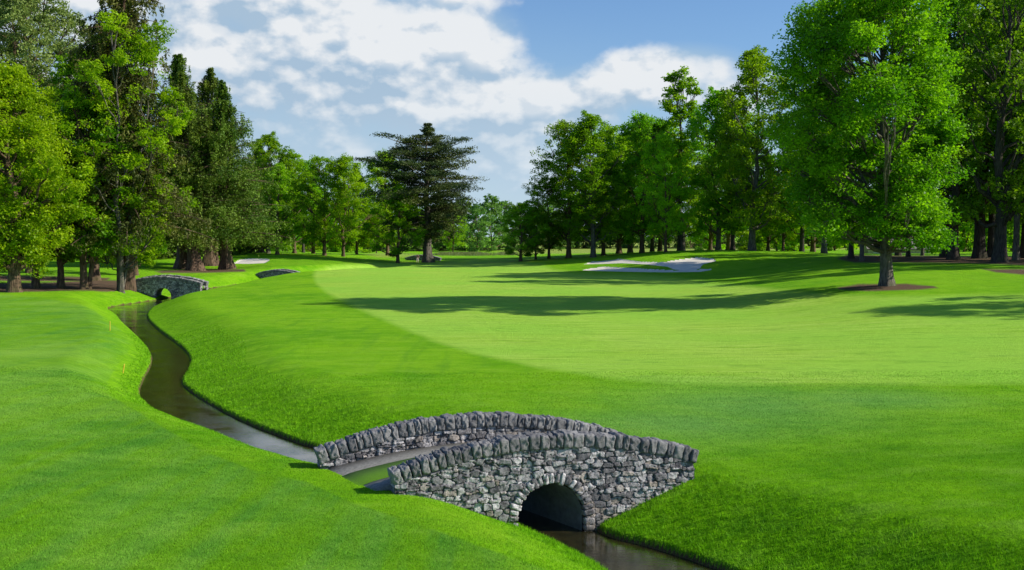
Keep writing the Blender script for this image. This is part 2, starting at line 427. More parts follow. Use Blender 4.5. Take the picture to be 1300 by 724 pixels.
M_turf = turf_material()
M = {
 'bark_brown': bark_material('bark_brown', (0.05, 0.033, 0.022), (0.22, 0.15, 0.10)),
 'bark_grey': bark_material('bark_grey', (0.05, 0.045, 0.04), (0.20, 0.18, 0.15), 0.2),
 'bark_red': bark_material('bark_red', (0.045, 0.030, 0.022), (0.21, 0.14, 0.10), 0.05),
 'bark_dark': bark_material('bark_dark', (0.028, 0.024, 0.022), (0.10, 0.085, 0.072), 0.1),
 'leaf_bright': leaf_material('leaf_bright', (0.135, 0.300, 0.004), (0.370, 0.580, 0.012)),
 'leaf_mid': leaf_material('leaf_mid', (0.062, 0.185, 0.004), (0.240, 0.430, 0.010)),
 'leaf_deep': leaf_material('leaf_deep', (0.055, 0.165, 0.005), (0.200, 0.390, 0.010), tfac=0.46),
 'leaf_row': leaf_material('leaf_row', (0.085, 0.230, 0.004), (0.310, 0.520, 0.012), tfac=0.52),
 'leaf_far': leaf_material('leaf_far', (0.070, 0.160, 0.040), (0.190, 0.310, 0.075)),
 'leaf_silver': leaf_material('leaf_silver', (0.14, 0.21, 0.055), (0.30, 0.38, 0.10), (1.1, 1.1, 0.7), 0.35),
 'conifer_olive': leaf_material('conifer_olive', (0.042, 0.095, 0.010), (0.180, 0.270, 0.028), (1.2, 1.1, 0.5), 0.22, 0.6),
 'conifer_brown': leaf_material('conifer_brown', (0.040, 0.058, 0.012), (0.150, 0.155, 0.030), (1.2, 1.0, 0.5), 0.22, 0.6),
 'cedar': leaf_material('cedar', (0.028, 0.075, 0.026), (0.150, 0.200, 0.050), (1.1, 1.1, 0.6), 0.18, 0.6),
 'blade': leaf_material('blade', (0.045, 0.190, 0.003), (0.130, 0.330, 0.007), (1.1, 1.1, 0.5), 0.35, 0.6),
}

# ------------------------------------------------------------------ ground sheet
def densify(a, b, n): return np.linspace(a, b, n, endpoint=False)
U = np.concatenate([densify(-4, -1.2, 25), densify(-1.2, -0.50, 60), np.linspace(-0.50, 0.50, 760), np.linspace(0.50, 1.2, 60)[1:], np.linspace(1.2, 4, 25)[1:]])
D = np.concatenate([np.geomspace(4.5, 15, 60, endpoint=False), np.geomspace(15, 420, 860, endpoint=False), np.geomspace(420, 7000, 70)])
UU, DD = np.meshgrid(U, D)
GX = UU * DD; GY = DD - 1.5
GZ, SD, SIDE = ground_z(GX, GY, True)
PX, PY = to_px(GX, GY, GZ)
def poly_mask(poly, soft=0.8, extra=None, jit=0.0, seed=1):
    """soft mask of a mown or planted area whose outline was read off the photograph"""
    poly = np.array(poly, float)
    bx0, by0 = poly.min(0) - 6; bx1, by1 = poly.max(0) + 6
    m = (PX > bx0) & (PX < bx1) & (PY > by0) & (PY < by1)
    if extra is not None: m &= extra
    out = np.zeros(GX.shape)
    x, y = PX[m], PY[m]
    d = pdist(x, y, poly, True); d = np.where(pip(x, y, poly), d, -d)
    if jit: d = d + fbm(GX[m], GY[m], seed, 3, 0.35) * jit
    out[m] = np.clip(d / soft * 0.5 + 0.5, 0, 1)
    return out
fair_poly = [(415,339),(402,343),(398,350),(402,361),(418,374),(452,391),(500,412),(545,431),(600,449),(680,466),(760,479),(850,487),(950,489.5),(1100,489),(1300,488),(1700,486),
             (1700,372),(1300,373),(1200,375),(1120,376),(1050,374),(980,367),(900,358),(830,350),(780,349),(730,347),(705,343),(690,336),(650,331),(600,331),(560,334),(480,334),(440,336)]
cut_poly = [(-500,371),(0,374),(60,379),(105,388),(122,396),(140,408),(158,424),(166,434),(163,446),(150,462),(136,486),(140,502),(168,519),(210,545),(262,574),(330,600),(390,612),(450,640),
            (520,662),(600,690),(690,722),(760,760),(760,1400),(-900,1400)]
# third stone bridge etc. lie further off; the pale strip on the left bank
fair = poly_mask(fair_poly, 3.0, GY > 30, 2.0, 61)
cutm = poly_mask(cut_poly, 1.5, GY < 112, 2.0, 4)
cutm *= np.where((SIDE < 0) & (SD > 0.3), 1, 0)
mulch = np.maximum.reduce([
    poly_mask([(-200,374),(-200,359),(0,360),(60,359),(120,356),(172,357),(190,362),(181,371),(160,372),(120,369),(60,370),(0,371)], 1.0, (GY > 95) & (GY < 150) & (SD > 3.0), 2.0, 8),
    poly_mask([(-200,352),(0,350),(90,351),(140,353),(135,357),(60,357),(-200,358)], 1.0, (GY > 120) & (GY < 185), 2.0, 9),
    poly_mask([(1062,365),(1090,361),(1150,360.5),(1185,363),(1192,366),(1160,368.5),(1100,369.5),(1066,368)], 1.0, (GY > 78) & (GY < 112), 1.5, 10),
    poly_mask([(1062,329),(1075,324),(1300,326),(1700,328),(1700,342),(1300,337),(1230,334.5),(1150,333.5),(1085,333.5)], 1.0, (GY > 105), 1.0, 11),
    poly_mask([(1245,341.5),(1300,342),(1700,345),(1700,352),(1300,349),(1265,346)], 1.0, (GY > 95), 1.0, 12),
    poly_mask([(196,344.5),(250,341.5),(310,342),(312,345),(260,346.5),(205,347)], 1.0, (GY > 140) & (GY < 200), 1.0, 13)])
mulch *= (SD > 0.6)
sand_front = [(738,343),(750,340.5),(768,338.5),(800,340),(840,342.5),(868,343.5),(900,341),(905,342.2),(890,344.8),(850,345.6),(800,345),(760,344)]
sand_back = [(741,335.5),(757,330),(772,327),(790,329),(812,332),(840,333),(862,329.5),(885,326.5),(906,328.5),(910,331),(892,335.5),(888,341),(872,343.8),(856,342),(848,338.5),(820,335.5),(790,334),(765,335)]
sand_grey = [(296,334.5),(304,329.5),(318,328),(340,328.5),(343,330),(336,334),(315,335)]
sand_dark = [(513,328.3),(520,326.2),(545,325.8),(562,327.5),(556,331),(522,332.2)]
sand = np.maximum.reduce([poly_mask(sand_front, .7, (GY > 130) & (GY < 185)), poly_mask(sand_back, .7, (GY > 140) & (GY < 190)),
                          poly_mask(sand_grey, .7, (GY > 160) & (GY < 260))])
GZ = GZ - 0.16 * np.clip(sand * 1.6 - 0.6, 0, 1)
pale = np.zeros(GX.shape)
for (qx, qy, ra, rb) in [(8.5, 36.5, 4.5, 5.0), (5.0, 33.0, 4.0, 3.0), (12.0, 37.5, 4.0, 3.0)]:   # a soft paler patch of grass beyond the bridge
    pale = np.maximum(pale, np.exp(-((GX - qx) / ra) ** 2 - ((GY - qy) / rb) ** 2))
pale = np.clip(pale + fbm(GX, GY, 44, 3, .2) * .35 * (pale > .05), 0, 1)
meadow = np.where((GY > 300) & (GX > -12) & (GX < 200), sstep(300, 340, GY), 0.0) * sstep(-12, 5, GX)
meadow = np.maximum(meadow, poly_mask([(462,322.5),(505,320.5),(530,323),(515,327),(480,327)], 1.5, GY > 220) * .8)
bank = np.where(SD > 0, 1 - sstep(0.5, np.where(SIDE > 0, 5.5, 2.2), SD + fbm(GX, GY, 21, 3, 0.4) * 1.5), 0.0)
bed = np.where(SD < 0.07, 1.0, 0.0)
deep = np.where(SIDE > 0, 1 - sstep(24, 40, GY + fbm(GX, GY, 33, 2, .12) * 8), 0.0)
ny, nx = GX.shape
verts = np.stack([GX, GY, GZ], -1).reshape(-1, 3)
idx = np.arange(ny * nx).reshape(ny, nx)
quads = np.stack([idx[:-1, :-1], idx[:-1, 1:], idx[1:, 1:], idx[1:, :-1]], -1).reshape(-1, 4)
def fmean(a): return (0.25 * (a[:-1, :-1] + a[:-1, 1:] + a[1:, 1:] + a[1:, :-1])).ravel()
f_sand = fmean(sand) > 0.5; f_mul = (fmean(mulch) > 0.5) & ~f_sand
f_fair = ((fmean(fair) > 0.5) | (fmean(cutm) > 0.5)) & ~f_sand & ~f_mul
f_bed = (fmean(SD) < 0.0)
att = dict(fair=fair.ravel(), cut=cutm.ravel(), mulch=mulch.ravel(), bank=bank.ravel(), bed=bed.ravel(), pale=pale.ravel(), meadow=meadow.ravel(), deep=deep.ravel())
def sub_sheet(name, sel, mat):
    f = quads[sel]; used = np.unique(f); remap = np.zeros(len(verts), np.int32); remap[used] = np.arange(len(used))
    me = np_mesh(name, verts[used], remap[f], mat, True, {k: a[used] for k, a in att.items()})
    return tag(link(name, me), kind='structure')
M_sand = simple('bunker_sand', (0.62, 0.575, 0.50), 0.95, 1.2, 0.12, 0.7, 0.12)
sub_sheet('ground', ~(f_sand | f_mul | f_fair | f_bed), M_turf)
sub_sheet('fairway', f_fair & ~f_bed, M_turf)
sub_sheet('mulch_bed', f_mul & ~f_bed, M_turf)
sub_sheet('stream_bed', f_bed, M_turf)
sub_sheet('bunker_sand', f_sand, M_sand)

# water
def water_material():
    m, t = new_mat('stream_water')
    pos = t.new('ShaderNodeNewGeometry').outputs['Position']
    n = t.noise(t.mapping(pos, (1.6, 3.2, 1), rot=(0, 0, 0.5)), 2.2, 5, 0.6)
    n2 = t.noise(pos, 0.5, 3, 0.5)
    h = t.math('MULTIPLY', n, t.rng(n2, 0.35, 0.6, 0.35, 1.3))
    c = t.mix(t.rng(t.noise(pos, 1.6, 5, 0.65), 0.35, 0.7), (0.008, 0.008, 0.003), (0.040, 0.034, 0.012))
    g = t.new('ShaderNodeBsdfGlass'); g.inputs['IOR'].default_value = 1.33; g.inputs['Roughness'].default_value = 0.02
    p = principled(t, c, 0.02, 0.6, t.bump(h, 0.16, 0.05))
    p.inputs['IOR'].default_value = 2.3
    finish(t, p.outputs[0]); return m
wx = GX; sel = (fmean((SD < 0.6).astype(float)) > 0) & (fmean(GX) > -70) & (fmean(GY) < 215) & (fmean(GY) > 3)
f = quads[sel]; used = np.unique(f); remap = np.zeros(len(verts), np.int32); remap[used] = np.arange(len(used))
wv = verts[used].copy(); wv[:, 2] = 0.0
tag(link('stream_water', np_mesh('stream_water', wv, remap[f], water_material(), True)), kind='structure')

# real blades of grass where the camera is close enough to see them
def blades(name, label, n, dmin, dmax, lmin, lmax, seed, keep, width=0.014, clump=1):
    r = np.random.RandomState(seed)
    j0 = np.searchsorted(GY[:, 0], dmin); j1 = np.searchsorted(GY[:, 0], dmax)
    i0 = np.searchsorted(U, -0.50); i1 = np.searchsorted(U, 0.50) - 1
    jj = r.uniform(j0, j1, n)
    ii = np.interp(r.uniform(-0.85, 0.85, n), U, np.arange(len(U)))
    j = jj.astype(int); i = ii.astype(int); fj = jj - j; fi = ii - i
    def smp(Aa): return (Aa[j, i] * (1 - fi) + Aa[j, i + 1] * fi) * (1 - fj) + (Aa[j + 1, i] * (1 - fi) + Aa[j + 1, i + 1] * fi) * fj
    x, y, z, sd, side = smp(GX), smp(GY), smp(GZ), smp(SD), SIDE[j, i]
    k = keep(x, y, sd, side, r.rand(n)) & (smp(mulch) < .3)
    at_ = {a: smp(Q)[k] for a, Q in dict(fair=fair, cut=cutm, bank=bank, pale=pale, deep=deep).items()}
    x, y, z = x[k], y[k], z[k]; m = len(x)
    L = r.uniform(lmin, lmax, m) * (0.75 + 0.6 * (fbm(x, y, seed, 2, 1.2) + .5)); W = width * r.uniform(.7, 1.3, m) * np.clip(y / 24, 1, 2.2)
    a = r.uniform(0, 6.283, m); lean = r.uniform(.1, .8, m); a2 = r.uniform(0, 6.283, m)
    dx, dy = np.cos(a) * W / 2, np.sin(a) * W / 2
    b = np.stack([x, y, z - 0.004], -1)
    tip = b + np.stack([np.cos(a2) * L * lean, np.sin(a2) * L * lean, L], -1)
    off = np.stack([dx, dy, np.zeros(m)], -1)
    v = np.stack([b - off, b + off, tip], 1).reshape(-1, 3)
    z0 = np.zeros(m * 3)
    me = np_mesh(name, v, np.arange(m * 3).reshape(m, 3), M_blades, False,
                 dict({q: np.repeat(w_, 3) for q, w_ in at_.items()}, mulch=z0, bed=z0, meadow=z0))
    tag(link(name, me), label, 'grass', kind='stuff')
M_blades = turf_material(True)
blades('turf_grass', 'short mown grass covering the lawn in the foreground', 800000, 15.5, 46, .020, .042, 1,
       lambda x, y, sd, side, u: (sd > 0.25), 0.012)
blades('bank_grass', 'longer shaggy grass on the banks of the stream', 1500000, 15.5, 75, .04, .095, 2,
       lambda x, y, sd, side, u: (sd > 0.02) & (sd < np.where(side > 0, 3.0, .9)) & (u < np.clip(1.25 - sd / np.where(side > 0, 3.6, .9), 0, 1)), 0.014)

# ------------------------------------------------------------------ stone bridges
def stone_material():
    m, t = new_mat('rubble_stone')
    pos = t.new('ShaderNodeTexCoord').outputs['Object']
    tone = t.attr('tone').outputs['Fac']; joint = t.attr('joint').outputs['Fac']; warm = t.attr('warm').outputs['Fac']
    n = t.noise(pos, 9, 7, 0.7); n2 = t.noise(pos, 38, 4, 0.7); n3 = t.noise(pos, 2.2, 4, 0.6)
    c = t.mix(t.rng(tone, 0, 1), (0.095, 0.092, 0.103), (0.66, 0.63, 0.64))
    c = t.mix(t.math('MULTIPLY', warm, 0.5), c, (0.36, 0.28, 0.20))
    c = t.mix(t.rng(n, 0.47, 0.62, 0, 0.85), c, (0.052, 0.047, 0.055))           # lichen and weathering
    c = t.mix(t.rng(n2, 0.58, 0.78, 0, 0.55), c, (0.66, 0.61, 0.60))
    c = t.mix(t.rng(n3, 0.60, 0.8, 0, 0.2), c, (0.05, 0.06, 0.05))
    sp_ = t.new('ShaderNodeSeparateXYZ'); t.l.new(pos, sp_.inputs[0])
    wob = t.math('MULTIPLY_ADD', n3, 0.45, sp_.outputs[2])
    c = t.mix(t.rng(wob, 0.30, 0.62, 0.75, 0), c, (0.060, 0.050, 0.034))                # damp silt line above the water
    c = t.mix(t.math('MULTIPLY', t.rng(n, 0.55, 0.7), t.rng(n3, 0.52, 0.62, 0, 0.6)), c, (0.10, 0.115, 0.045))   # moss
    c = t.mix(t.math('MULTIPLY', joint, 0.85), c, (0.050, 0.048, 0.046))
    p = principled(t, c, 0.9, 0.2, t.bump(t.math('ADD', n2, n), 0.9, 0.03))
    finish(t, p.outputs[0]); return m
M_stone = stone_material()
M_coping = None
def coping_material():
    m, t = new_mat('coping_stone')
    pos = t.new('ShaderNodeTexCoord').outputs['Object']
    tone = t.attr('tone').outputs['Fac']
    n = t.noise(pos, 7, 7, 0.7); n2 = t.noise(pos, 40, 4, 0.7)
    c = t.mix(tone, (0.125, 0.124, 0.132), (0.30, 0.295, 0.295))
    c = t.mix(t.rng(n, 0.52, 0.72, 0, 0.8), c, (0.070, 0.066, 0.070))
    c = t.mix(t.rng(n2, 0.58, 0.78, 0, 0.5), c, (0.46, 0.47, 0.48))
    p = principled(t, c, 0.9, 0.2, t.bump(t.math('ADD', n2, n), 0.9, 0.03))
    finish(t, p.outputs[0]); return m
M_coping = coping_material()
M_paving = simple('deck_paving', (0.20, 0.195, 0.18), 0.9, 14, 0.3, 0.5, 0.01)
M_soffit = simple('arch_soffit', (0.10, 0.11, 0.13), 0.85, 6, 0.3, 0.3, 0.02)
M_astro = simple('deck_turf', (0.085, 0.20, 0.012), 0.95, 60, 0.3, 0.6, 0.02)

BL = 7.48; HALF = BL / 2          # length of a parapet wall
AR = 0.82; AJ = 0.38              # arch radius, height of its springing above the water
ZE, ZC = 1.46, 2.05               # wall top under the coping: at the ends and at the crown
TH = 0.42                         # wall thickness
def arc_top(s, L=HALF, ze=ZE, zc=ZC):
    h = zc - ze; R = (L * L + h * h) / (2 * h)
    return zc - R + np.sqrt(np.maximum(R * R - s * s, 0))
def rubble(s, z, seed, L):
    """relief and per stone tone of a random rubble face, sampled at arrays s, z"""
    r = np.random.RandomState(seed)
    seeds = []
    zz = -0.7
    while zz < 3.0:
        hrow = r.uniform(0.085, 0.175)
        x = -L - 0.5 + r.uniform(0, .2)
        while x < L + 0.5:
            wrow = r.uniform(0.11, 0.34) * (0.8 + hrow * 2)
            if r.rand() < 0.07: seeds.append((x + wrow * .5, zz + hrow, r.uniform(.2, .34), r.uniform(.2, .27))); x += 0.24
            elif r.rand() < 0.30:
                seeds.append((x + wrow / 2, zz + hrow * .25, wrow, hrow * .5)); seeds.append((x + wrow / 2, zz + hrow * .75, wrow, hrow * .5)); x += wrow
            else: seeds.append((x + wrow / 2, zz + hrow / 2 + r.uniform(-.02, .02), wrow, hrow)); x += wrow
        zz += hrow
    S = np.array(seeds)
    wx_ = fbm(s * 5, z * 5, seed + 1, 3) * 0.13; wz_ = fbm(s * 5 + 40, z * 5, seed + 2, 3) * 0.10
    ss = s + wx_; zs = z + wz_
    d1 = np.full(s.shape, 9.0); d2 = np.full(s.shape, 9.0); own = np.zeros(s.shape, int)
    for i, (cx, cz, ww, hh) in enumerate(S):
        m = (np.abs(ss - cx) < 0.5) & (np.abs(zs - cz) < 0.35)
        if not m.any(): continue
        dx = np.abs(ss[m] - cx) / (ww * .5); dz = np.abs(zs[m] - cz) / (hh * .5)
        d = (dx ** 2.6 + dz ** 2.6) ** (1 / 2.6)
        a, b, o = d1[m], d2[m], own[m]
        closer = d < a
        b = np.where(closer, a, np.minimum(b, d)); o = np.where(closer, i, o); a = np.where(closer, d, a)
        d1[m], d2[m], own[m] = a, b, o
    edge = np.clip((d2 - d1) / 0.30, 0, 1)
    hgt = r.uniform(0.0, 0.06, len(S))[own]; tx = r.uniform(-.12, .12, len(S))[own]; tz = r.uniform(-.12, .12, len(S))[own]
    rel = hgt + (ss - S[own, 0]) * tx + (zs - S[own, 1]) * tz + fbm(s * 14, z * 14, seed + 3, 3) * 0.03
    rel = rel * np.clip(edge * 1.6, 0, 1) - 0.055 * (1 - np.clip(edge * 1.5, 0, 1))
    tone = np.clip(r.beta(1.3, 1.7, len(S)), 0, 1)[own]; warm = (r.rand(len(S)) < 0.10)[own] * 1.0
    warm = np.where(z < 0.7, np.maximum(warm, (r.rand(len(S)) < 0.35)[own]), warm)
    return rel, tone, 1 - np.clip(edge * 2.2, 0, 1), warm

def wall_mesh(name, L, ze, zc, seed, arch, step=0.018, thick=TH, bottom=-0.35):
    """a parapet wall in local X (along) and Z, thickness from y=0 (outer face) to y=thick"""
    ns = int(2 * L / step); nz = int((zc - bottom) / step)
    s = np.linspace(-L, L, ns + 1); t = np.linspace(0, 1, nz + 1)
    S_, T_ = np.meshgrid(s, t, indexing='ij')
    top = arc_top(s, L, ze, zc)[:, None]
    Z_ = bottom + T_ * (top - bottom)
    vs, fs, tn, jn, wn = [], [], [], [], []
    base = 0
    id2 = np.arange((ns + 1) * (nz + 1)).reshape(ns + 1, nz + 1)
    sc = 0.5 * (S_[:-1, :-1] + S_[1:, 1:]); zc_ = 0.25 * (Z_[:-1, :-1] + Z_[1:, 1:] + Z_[1:, :-1] + Z_[:-1, 1:])
    keep = np.ones(sc.shape, bool)
    if arch:
        keep = ~(((np.abs(sc) < AR + 0.05) & (zc_ < AJ)) | ((sc ** 2 + (zc_ - AJ) ** 2 < (AR + 0.05) ** 2) & (zc_ >= AJ)))
    for side in (0, 1):
        rel, tone, joint, warm = rubble(S_, Z_, seed + side * 31, L)
        Y_ = (-rel) if side == 0 else (thick + rel)
        vs.append(np.stack([S_, Y_, Z_], -1).reshape(-1, 3))
        q = np.stack([id2[:-1, :-1], id2[1:, :-1], id2[1:, 1:], id2[:-1, 1:]], -1)[keep]
        if side: q = q[:, ::-1]
        fs.append(q + base); base += S_.size
        tn.append(tone.ravel()); jn.append(joint.ravel()); wn.append(warm.ravel())
    # top and ends
    n = (ns + 1) * (nz + 1)
    tp = id2[:, -1]; fs.append(np.stack([tp[:-1], tp[1:], tp[1:] + n, tp[:-1] + n], -1))
    for e in (0, -1):
        l = id2[e, :]; q = np.stack([l[:-1], l[1:], l[1:] + n, l[:-1] + n], -1)
        fs.append(q[:, ::-1] if e == 0 else q)
    return np_mesh(name, np.concatenate(vs), np.concatenate(fs), M_stone, True,
                   dict(tone=np.concatenate(tn), joint=np.concatenate(jn), warm=np.concatenate(wn)))

def blob_stone(cx, cz, ang, w_, h_, d_, seed, y0, rough_=0.05, n=7):
    """one rough block: a rounded grid box, noisy; axis 'up' tilted by ang in the wall plane"""
    r = np.random.RandomState(seed)
    vs, fs = [], []; base = 0
    g = np.linspace(-1, 1, n)
    a, b = np.meshgrid(g, g, indexing='ij')
    one = np.ones_like(a)
    faces = [(one, a, b), (-one, b, a), (b, one, a), (a, -one, b), (a, b, one), (b, a, -one)]
    ii = np.arange(n * n).reshape(n, n)
    q = np.stack([ii[:-1, :-1], ii[1:, :-1], ii[1:, 1:], ii[:-1, 1:]], -1).reshape(-1, 4)
    for fx, fy, fz in faces:
        p = np.stack([fx, fy, fz], -1).reshape(-1, 3)
        ln = (np.abs(p) ** 10).sum(1) ** (1 / 10); p = p / ln[:, None]
        vs.append(p); fs.append(q + base); base += n * n
    v = np.concatenate(vs)
    ph = r.uniform(0, 50, 3)
    k = np.concatenate([v * 1.7 + ph])
    nx_ = fbm(k[:, 0] + k[:, 2], k[:, 1] + k[:, 2] * .6, seed % 97, 3, 1.1); nz_ = fbm(k[:, 0] - k[:, 2], k[:, 1] * 1.2 + 9, seed % 89 + 3, 3, 1.1)
    v = v * np.array([w_ / 2, d_ / 2, h_ / 2])
    v[:, 0] += nx_ * rough_ * 0.9; v[:, 2] += nz_ * rough_ * 1.8; v[:, 1] += (nx_ - nz_) * rough_ * 1.4
    ca, sa = math.cos(ang), math.sin(ang)
    x = v[:, 0] * ca + v[:, 2] * sa; z = -v[:, 0] * sa + v[:, 2] * ca
    return np.stack([cx + x, y0 + v[:, 1], cz + z], -1), np.concatenate(fs)
def stones_mesh(name, specs, mat):
    V, Fs, T = [], [], []; base = 0
    for i, sp in enumerate(specs):
        v, f = blob_stone(*sp)
        V.append(v); Fs.append(f + base); base += len(v)
        T.append(np.full(len(v), np.random.RandomState(sp[6] + 5).rand()))
    me = np_mesh(name, np.concatenate(V), np.concatenate(Fs), mat, True, dict(tone=np.concatenate(T), joint=np.zeros(base), warm=np.zeros(base)))
    bm = bmesh.new(); bm.from_mesh(me); bmesh.ops.remove_doubles(bm, verts=bm.verts, dist=0.0008); bm.to_mesh(me); bm.free()
    return me
def coping_specs(L, ze, zc, seed, thick=TH):
    r = np.random.RandomState(seed); sp = []
    s = -L - 0.05
    while s < L + 0.02:
        w_ = r.uniform(0.14, 0.27)
        c = s + w_ / 2; cc = np.clip(c, -L, L)
        h = 0.01; sl = (arc_top(np.array([cc + h]), L + .2, ze, zc) - arc_top(np.array([cc - h]), L + .2, ze, zc))[0] / (2 * h)
        ang = -math.atan(sl) + r.uniform(-.035, .035)
        hh = r.uniform(0.30, 0.36)
        z = float(arc_top(np.array([cc]), L, ze, zc)[0]) + hh / 2 - 0.02
        sp.append((c, z, ang, w_ * 1.03, hh, thick + 0.13 + r.uniform(-.03, .05), int(r.randint(1e6)), thick / 2, 0.052, 10))
        s += w_ + 0.016
    return sp
def arch_specs(seed, y0, depth):
    r = np.random.RandomState(seed); sp = []
    n = 21
    for i in range(n):
        a = math.pi * (i + 0.5) / n; rad = AR + 0.130
        sp.append((math.cos(a) * rad, AJ + math.sin(a) * rad, math.pi / 2 - a, 0.120 * r.uniform(.85, 1.1), 0.25 * r.uniform(.8, 1.15), depth, int(r.randint(1e6)), y0, 0.035, 6))
    for sx in (-1, 1):
        z = AJ - 0.06
        while z > -0.3:
            h = r.uniform(.12, .2); sp.append((sx * (AR + 0.15), z - h / 2, 0, 0.28 * r.uniform(.85, 1.1), h, depth, int(r.randint(1e6)), y0, 0.035, 6)); z -= h + 0.008
    return sp

def make_bridge(near_c, near_ang, skew, far_extra):
    """near_c: middle of the near wall's outer face; skew: vector from near wall to far wall (local)"""
    root = empty('stone_bridge', (near_c[0], near_c[1], 0), near_ang)
    w1 = link('parapet_wall', wall_mesh('parapet_wall', HALF, ZE, ZC, 5, True), root)
    tag(w1, 'near rubble stone wall with the arch opening')
    link('coping', stones_mesh('coping', coping_specs(HALF, ZE, ZC, 3), M_coping), w1)
    link('arch_ring', stones_mesh('arch_ring', arch_specs(8, 0.105, 0.34), M_stone), w1)
    L2 = HALF + far_extra
    w2 = link('parapet_wall', wall_mesh('parapet_wall_far', L2, ZE - 0.05, ZC + 0.04, 77, True), root, (skew[0], skew[1], 0))
    link('coping', stones_mesh('coping_far', coping_specs(L2, ZE - 0.05, ZC + 0.04, 13), M_coping), w2)
    link('arch_ring', stones_mesh('arch_ring_far', arch_specs(18, TH - 0.10, 0.34), M_stone), w2)
    # vault between the two walls
    n = 24; ring = [(-AR, -0.4), (-AR, AJ * .5)] + [(-AR * math.cos(math.pi * i / n), AJ + AR * math.sin(math.pi * i / n)) for i in range(n + 1)] + [(AR, AJ * .5), (AR, -0.4)]
    V = []
    y1 = skew[1] + TH - 0.06
    for k in range(2):
        off = 0.06 if k == 0 else y1
        dx = skew[0] * (off / (skew[1] + TH))
        V += [(x + dx, off, z) for x, z in ring]
    m_ = len(ring)
    fq = [(i, i + 1, i + 1 + m_, i + m_) for i in range(m_ - 1)]
    link('vault', np_mesh('vault', V, np.array(fq), M_soffit, True), root)
    # deck: paving along both walls, turf strip in the middle; follows the hump
    def strip(name, y0, y1_, mat, dz, joint=False, ext=0.7):
        n = 60; V = []; Fq = []
        for i in range(n + 1):
            t = i / n
            for k, yy in enumerate((y0, y1_)):
                fr = yy / (skew[1] + TH)
                s = -HALF - ext + (2 * HALF + ext + .05) * t
                x = s + skew[0] * fr
                z = 1.25 + 0.46 * (1 - min(1.0, abs(s) / (HALF + .3)) ** 2) + dz
                z = z - 0.10 * max(0, abs(s) - HALF)
                V.append((x, yy, z)); V.append((x, yy, z - 0.25))
        for i in range(n):
            a = i * 4; b = a + 4
            Fq += [(a, b, b + 2, a + 2), (a + 1, a + 3, b + 3, b + 1), (a, a + 1, b + 1, b), (a + 2, b + 2, b + 3, a + 3)]
        Fq += [(0, 2, 3, 1), (n * 4, n * 4 + 1, n * 4 + 3, n * 4 + 2)]
        return link(name, np_mesh(name, V, np.array(Fq), mat, False), root)
    dy0, dy1 = TH + 0.02, skew[1] - 0.02
    wd = dy1 - dy0
    strip('paving', dy0, dy0 + wd * .24, M_paving, 0.0)
    strip('paving', dy1 - wd * .36, dy1, M_paving, 0.0)
    strip('turf_strip', dy0 + wd * .24 + .004, dy1 - wd * .36 - .004, M_astro, 0.025)
    return root
NL = Vector((-2.69, 24.30)); NR = Vector((4.53, 26.75))
nd = (NR - NL); n_ang = math.atan2(nd.y, nd.x); ncen = (NL + NR) / 2
bridge = make_bridge(ncen, n_ang, (-0.95, 3.05), 0.24)
tag(bridge, 'large grey stone footbridge with rough upright coping stones in the foreground', 'bridge', 'stone bridges over the stream')
b2 = copy_tree(bridge); b2.location = (-38.4, 120.6, -0.02); b2.rotation_euler = (0, 0, math.radians(-9)); b2.scale = (1.17, 1.1, 1.10)
b2['label'] = 'small looking dark stone bridge farther up the stream beside the trees on the left'
b3 = copy_tree(bridge); b3.location = (-35.7, 166.5, -0.42); b3.rotation_euler = (0, 0, math.radians(-22)); b3.scale = (0.98, 0.9, 0.98)
b3['label'] = 'farthest stone bridge, mostly sunk behind the grass bank, only its dark top arc showing'

b4 = copy_tree(bridge); b4.location = (xd4 := (537 - 650) / F * 232, 232, gz(xd4, 232) - 1.2); b4.rotation_euler = (0, 0, math.radians(-12))
b4['label'] = 'very distant dark stone bridge behind the golfer at the foot of the cedar'
# ------------------------------------------------------------------ trees
def tubes(chains, sides=7):
    V, Fs = [], []; base = 0
    for pts, rad in chains:
        p = np.array(pts, float); r = np.array(rad, float); n = len(p)
        if n < 2: continue
        k = sides if r[0] > 0.25 else (5 if r[0] > 0.08 else 4)
        if r[0] > 0.4: k = 14
        tan = np.gradient(p, axis=0); tan /= np.linalg.norm(tan, axis=1)[:, None] + 1e-9
        ref = np.array([1.0, 0.13, 0.07]); a = np.cross(tan, ref); a /= np.linalg.norm(a, axis=1)[:, None] + 1e-9
        b = np.cross(tan, a)
        th = np.linspace(0, 2 * math.pi, k, endpoint=False)
        rr = r[:, None] * np.ones(k)[None]
        if k == 14:   # fluted, buttressed bole
            ph = p[0, 0] * 7 + th * 3
            fl = np.sin(th * 5 + p[0, 0]) * 0.09 + np.sin(th * 3 + 1.3) * 0.06
            w_ = np.clip(1 - np.linspace(0, 1, n) * 3.0, 0, 1)[:, None]
            rr = rr * (1 + fl[None] * (0.35 + 1.6 * w_))
        ring = p[:, None] + rr[..., None] * (np.cos(th)[None, :, None] * a[:, None] + np.sin(th)[None, :, None] * b[:, None])
        V.append(ring.reshape(-1, 3))
        ii = np.arange(n * k).reshape(n, k); jj = np.roll(ii, -1, 1)
        Fs.append(np.stack([ii[:-1], jj[:-1], jj[1:], ii[1:]], -1).reshape(-1, 4) + base); base += n * k
    return np.concatenate(V), np.concatenate(Fs)
def bez(a, b, c, n=6):
    t = np.linspace(0, 1, n)[:, None]
    return (1 - t) ** 2 * a + 2 * t * (1 - t) * b + t * t * c
